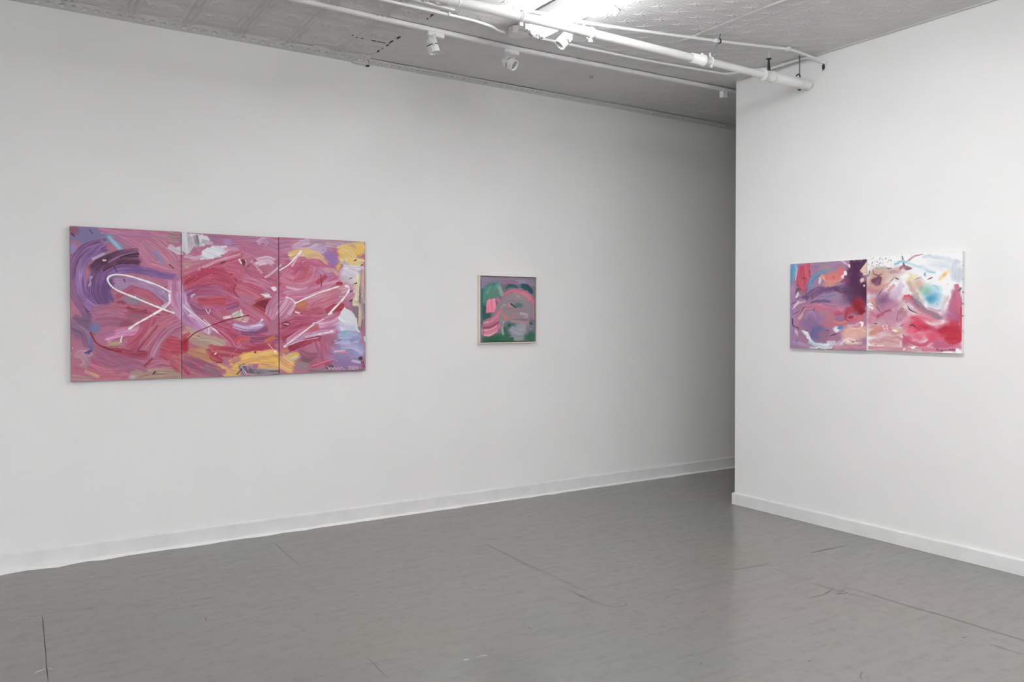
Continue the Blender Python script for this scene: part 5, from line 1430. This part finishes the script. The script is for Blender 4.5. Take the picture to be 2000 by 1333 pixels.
MB().tube(spline([(3.00, 4.45, 3.36), (3.1, 4.505, zt-.003), (3.39, 4.514, zt), (4.06, 4.487, zt), (4.6, 4.432, zt), (4.78, 4.411, zt), (4.83, 4.39, zt), (4.86, 4.335, zt), (4.89, 4.25, zt), (4.92, 4.17, 3.366), (4.96, 4.115, 3.361), (4.975, 4.05, 3.364), (4.985, 4.00, 3.369), (5.0, 3.90, 3.372), (5.015, 3.82, 3.370), (5.04, 3.735, 3.328), (5.0625, 3.692, 3.310)]), CR_, 14).build('pipe', M_PIPE, c)
MB().lathe([(0, 0), (0, .0135), (.03, .0135), (.03, 0)], (4.815, 4.398, zt), (1, -.5, 0), 14).build('coupling', M_METAL, c)
MB().lathe([(0, 0), (0, .0125), (.025, .0125), (.025, 0)], (4.98, 4.025, 3.367), (.3, -1, .15), 14).build('coupling', M_METAL, c)
c = empty('conduit', (3.6, 3.83, 3.28), 'white conduit running along above the thick pipe and rising to the ceiling', 'conduit')
MB().tube(spline([(-3.295, 3.885, 3.222), (0, 3.885, 3.222), (2.2, 3.885, 3.222), (2.7, 3.865, 3.242), (2.96, 3.853, 3.242), (3.47, 3.835, 3.274), (4.09, 3.82, 3.325), (4.43, 3.795, 3.349), (4.73, 3.757, 3.365), (4.89, 3.735, 3.349), (5.03, 3.725, 3.334), (5.0625, 3.716, 3.325)]), CR_, 14).build('pipe', M_PIPE, c)
MB().box((4.71, 3.735, 3.350), (4.735, 3.775, ZC-.004), .004).build('strap', M_METAL, c)
MB().lathe([(0, 0), (0, .0135), (.045, .0135), (.045, 0)], (4.06, 3.8205, 3.3225), (1, -.05, .07), 14).build('coupling', M_METAL, c)
h = MB().box((5.049, 3.705, 3.272), (5.0615, 3.722, 3.302), .003).tube([(5.055, 3.713, 3.30), (5.055, 3.712, 3.312)], .003, 6).tube([(5.055, 3.713, 3.274), (5.05, 3.716, 3.258)], [.005, .002], 6).build('wall_clip', M_DARK)
tag(h, 'small black clip on the partition wall under the conduit ends', 'clip')
h = MB().box((2.10, 4.395, ZC-.012), (2.445, 4.418, ZC-.003), .003, rot=Matrix.Rotation(.06, 3, 'Z')).build('metal_strip', M_METAL)
tag(h, 'short white metal strip ending on the ceiling between conduit and pipe', 'strip')
h = MB().ring((4.0, 5.034, ZC-.013), (.4, .9, 0), .011, .0025, 14, 6, 0, 0, 300).build('ceiling_hook', M_STEEL); tag(h, 'tiny ring hook in the bare ceiling between track and long wall', 'hook')
# lighting track
tr = empty('lighting_track', (3.0, 4.735, ZC), 'long white lighting track along the ceiling parallel to the long wall', 'track')
TY = 4.735
for xa, xb, ya, yb in ((-2.0, 3.222, 4.633, 4.792), (3.226, 6.4, 4.787, 4.665)):
    a = math.atan2(yb-ya, xb-xa); rot = Matrix.Rotation(a, 3, 'Z'); l = math.hypot(xb-xa, yb-ya); m = ((xa+xb)/2, (ya+yb)/2)
    MB().box((m[0]-l/2, m[1]-.0165, 3.354), (m[0]+l/2, m[1]+.0165, ZC-.005), .002, rot=rot).box((m[0]-l/2, m[1]-.006, 3.3525), (m[0]+l/2, m[1]+.006, 3.3545), 0, 1, rot=rot, piv=(m[0], m[1], 3.353)).build('rail', [M_METAL, M_METAL], tr)
MB().box((3.20, 4.772, 3.351), (3.25, 4.808, ZC-.004), .003).build('joiner', M_METAL, tr)
def ty(x): return 4.700+(x-.2)/3.022*.092 if x < 3.224 else 4.787-(x-3.226)/3.174*.122
# track spotlights: adapter, stem, yoke, slit barrel with lens and rear cap
def spot(label, mount, center, aim, adapter=True, r=.038, l=.088, side=1):
    mx_, my_, mz_ = mount; c = Vector(center); ax = Vector(aim).normalized()
    o = empty('spotlight', mount, label, 'spotlight', 'white spotlights under the ceiling')
    if adapter: MB().box((mx_-.06, my_-.015, mz_-.030), (mx_+.06, my_+.015, mz_), .003).build('adapter', M_METAL, o)
    else: MB().lathe([(0, 0), (0, .05), (-.02, .048), (-.024, .012), (-.03, 0)], (mx_, my_, mz_), (0, 0, 1), 24).build('canopy', M_METAL, o)
    zb = mz_-.030
    sx = ax.cross(Vector((0, 0, 1))).normalized() if abs(ax.z) < .98 else Vector((1, 0, 0))
    top = c-Vector((0, 0, 1))*-.06; top = Vector((mx_*.4+c.x*.6, my_*.4+c.y*.6, max(c.z+.055, min(zb-.01, c.z+.075))))
    MB().tube([(mx_, my_, zb+.004), tuple(top)], .009, 10).build('stem', M_METAL, o)
    y = MB(); t2 = Vector((0, 0, 0))
    for s in (-1, 1):
        p0 = top+sx*(r+.006)*s; p1 = c+sx*(r+.006)*s; d = (p1-p0); nn = d.cross(sx).normalized()*.009
        for off in (1,):
            v = [p0+nn, p0-nn, p1-nn, p1+nn]; v += [q+sx*.003*s for q in v]; y.add(v, [(0, 1, 2, 3), (7, 6, 5, 4), (0, 4, 5, 1), (1, 5, 6, 2), (2, 6, 7, 3), (3, 7, 4, 0)])
        y.lathe([(0, 0), (0, .010), (.004, .009), (.005, 0)], p1, sx*s, 12)
    a, b = top+sx*(r+.009), top-sx*(r+.009); v = [a+Vector((0, 0, .002)), b+Vector((0, 0, .002)), a-Vector((0, 0, .002)), b-Vector((0, 0, .002))]; nn = sx.cross(Vector((0, 0, 1)))*.009
    y.add([q+nn for q in v]+[q-nn for q in v], [(0, 1, 3, 2), (4, 6, 7, 5), (0, 4, 5, 1), (2, 3, 7, 6)])
    y.build('yoke', M_METAL, o)
    bd = MB().lathe([(-l/2, 0), (-l/2, r*.86), (-l/2+.006, r), (-.006, r)], c, ax, 12, 0, False)
    bd.lathe([(-.006, r), (-.006, r*.9), (.0, r*.9), (.0, r)], c, ax, 12, 1, False).lathe([(.0, r), (l/2, r), (l/2, r*.86), (l/2-.012, r*.78)], c, ax, 12, 0, False)
    bo = bd.build('barrel', [M_METAL, M_DARK], o)
    MB().lathe([(l/2-.012, r*.8), (l/2-.008, r*.4), (l/2-.007, 0)], c, ax, 20).build('lens', M_LENS, bo)
    MB().lathe([(-l/2+.002, r*.6), (-l/2-.014, r*.55), (-l/2-.022, r*.3), (-l/2-.023, 0)], c, ax, 16).build('rear_cap', M_METAL, bo)
    return o
spot('spotlight nearest the left end of the visible track, aimed downwards', (2.50, ty(2.50), 3.354), (2.452, 4.72, 3.245), (.27, -.10, -.95))
spot('spotlight on the track below the strip light, lens turned towards the room', (3.10, ty(3.10), 3.354), (3.045, 4.72, 3.236), (.42, -.78, -.55))
spot('brightly lit spotlight hanging just under the thick pipe', (3.13, 4.10, ZC-.003), (3.045, 4.10, 3.215), (-.62, .25, -.72), False)
spot('spotlight at the top edge beside the strip light, aimed down to the left', (3.14, 3.50, ZC-.003), (3.063, 3.630, 3.275), (-.35, .62, -.75), False, .036, .08)
b_ = empty('track_connector', (5.124, ty(5.124), 3.354), 'little white connector box under the track by the partition corner', 'connector')
MB().box((5.098, ty(5.12)-.022, 3.300), (5.150, ty(5.12)+.022, 3.354), .004).build('box', M_METAL, b_)
MB().lathe([(0, 0), (.001, .005), (.002, 0)], (5.11, ty(5.12)-.022, 3.34), (0, -1, 0), 10).build('screw', M_DARK, b_)
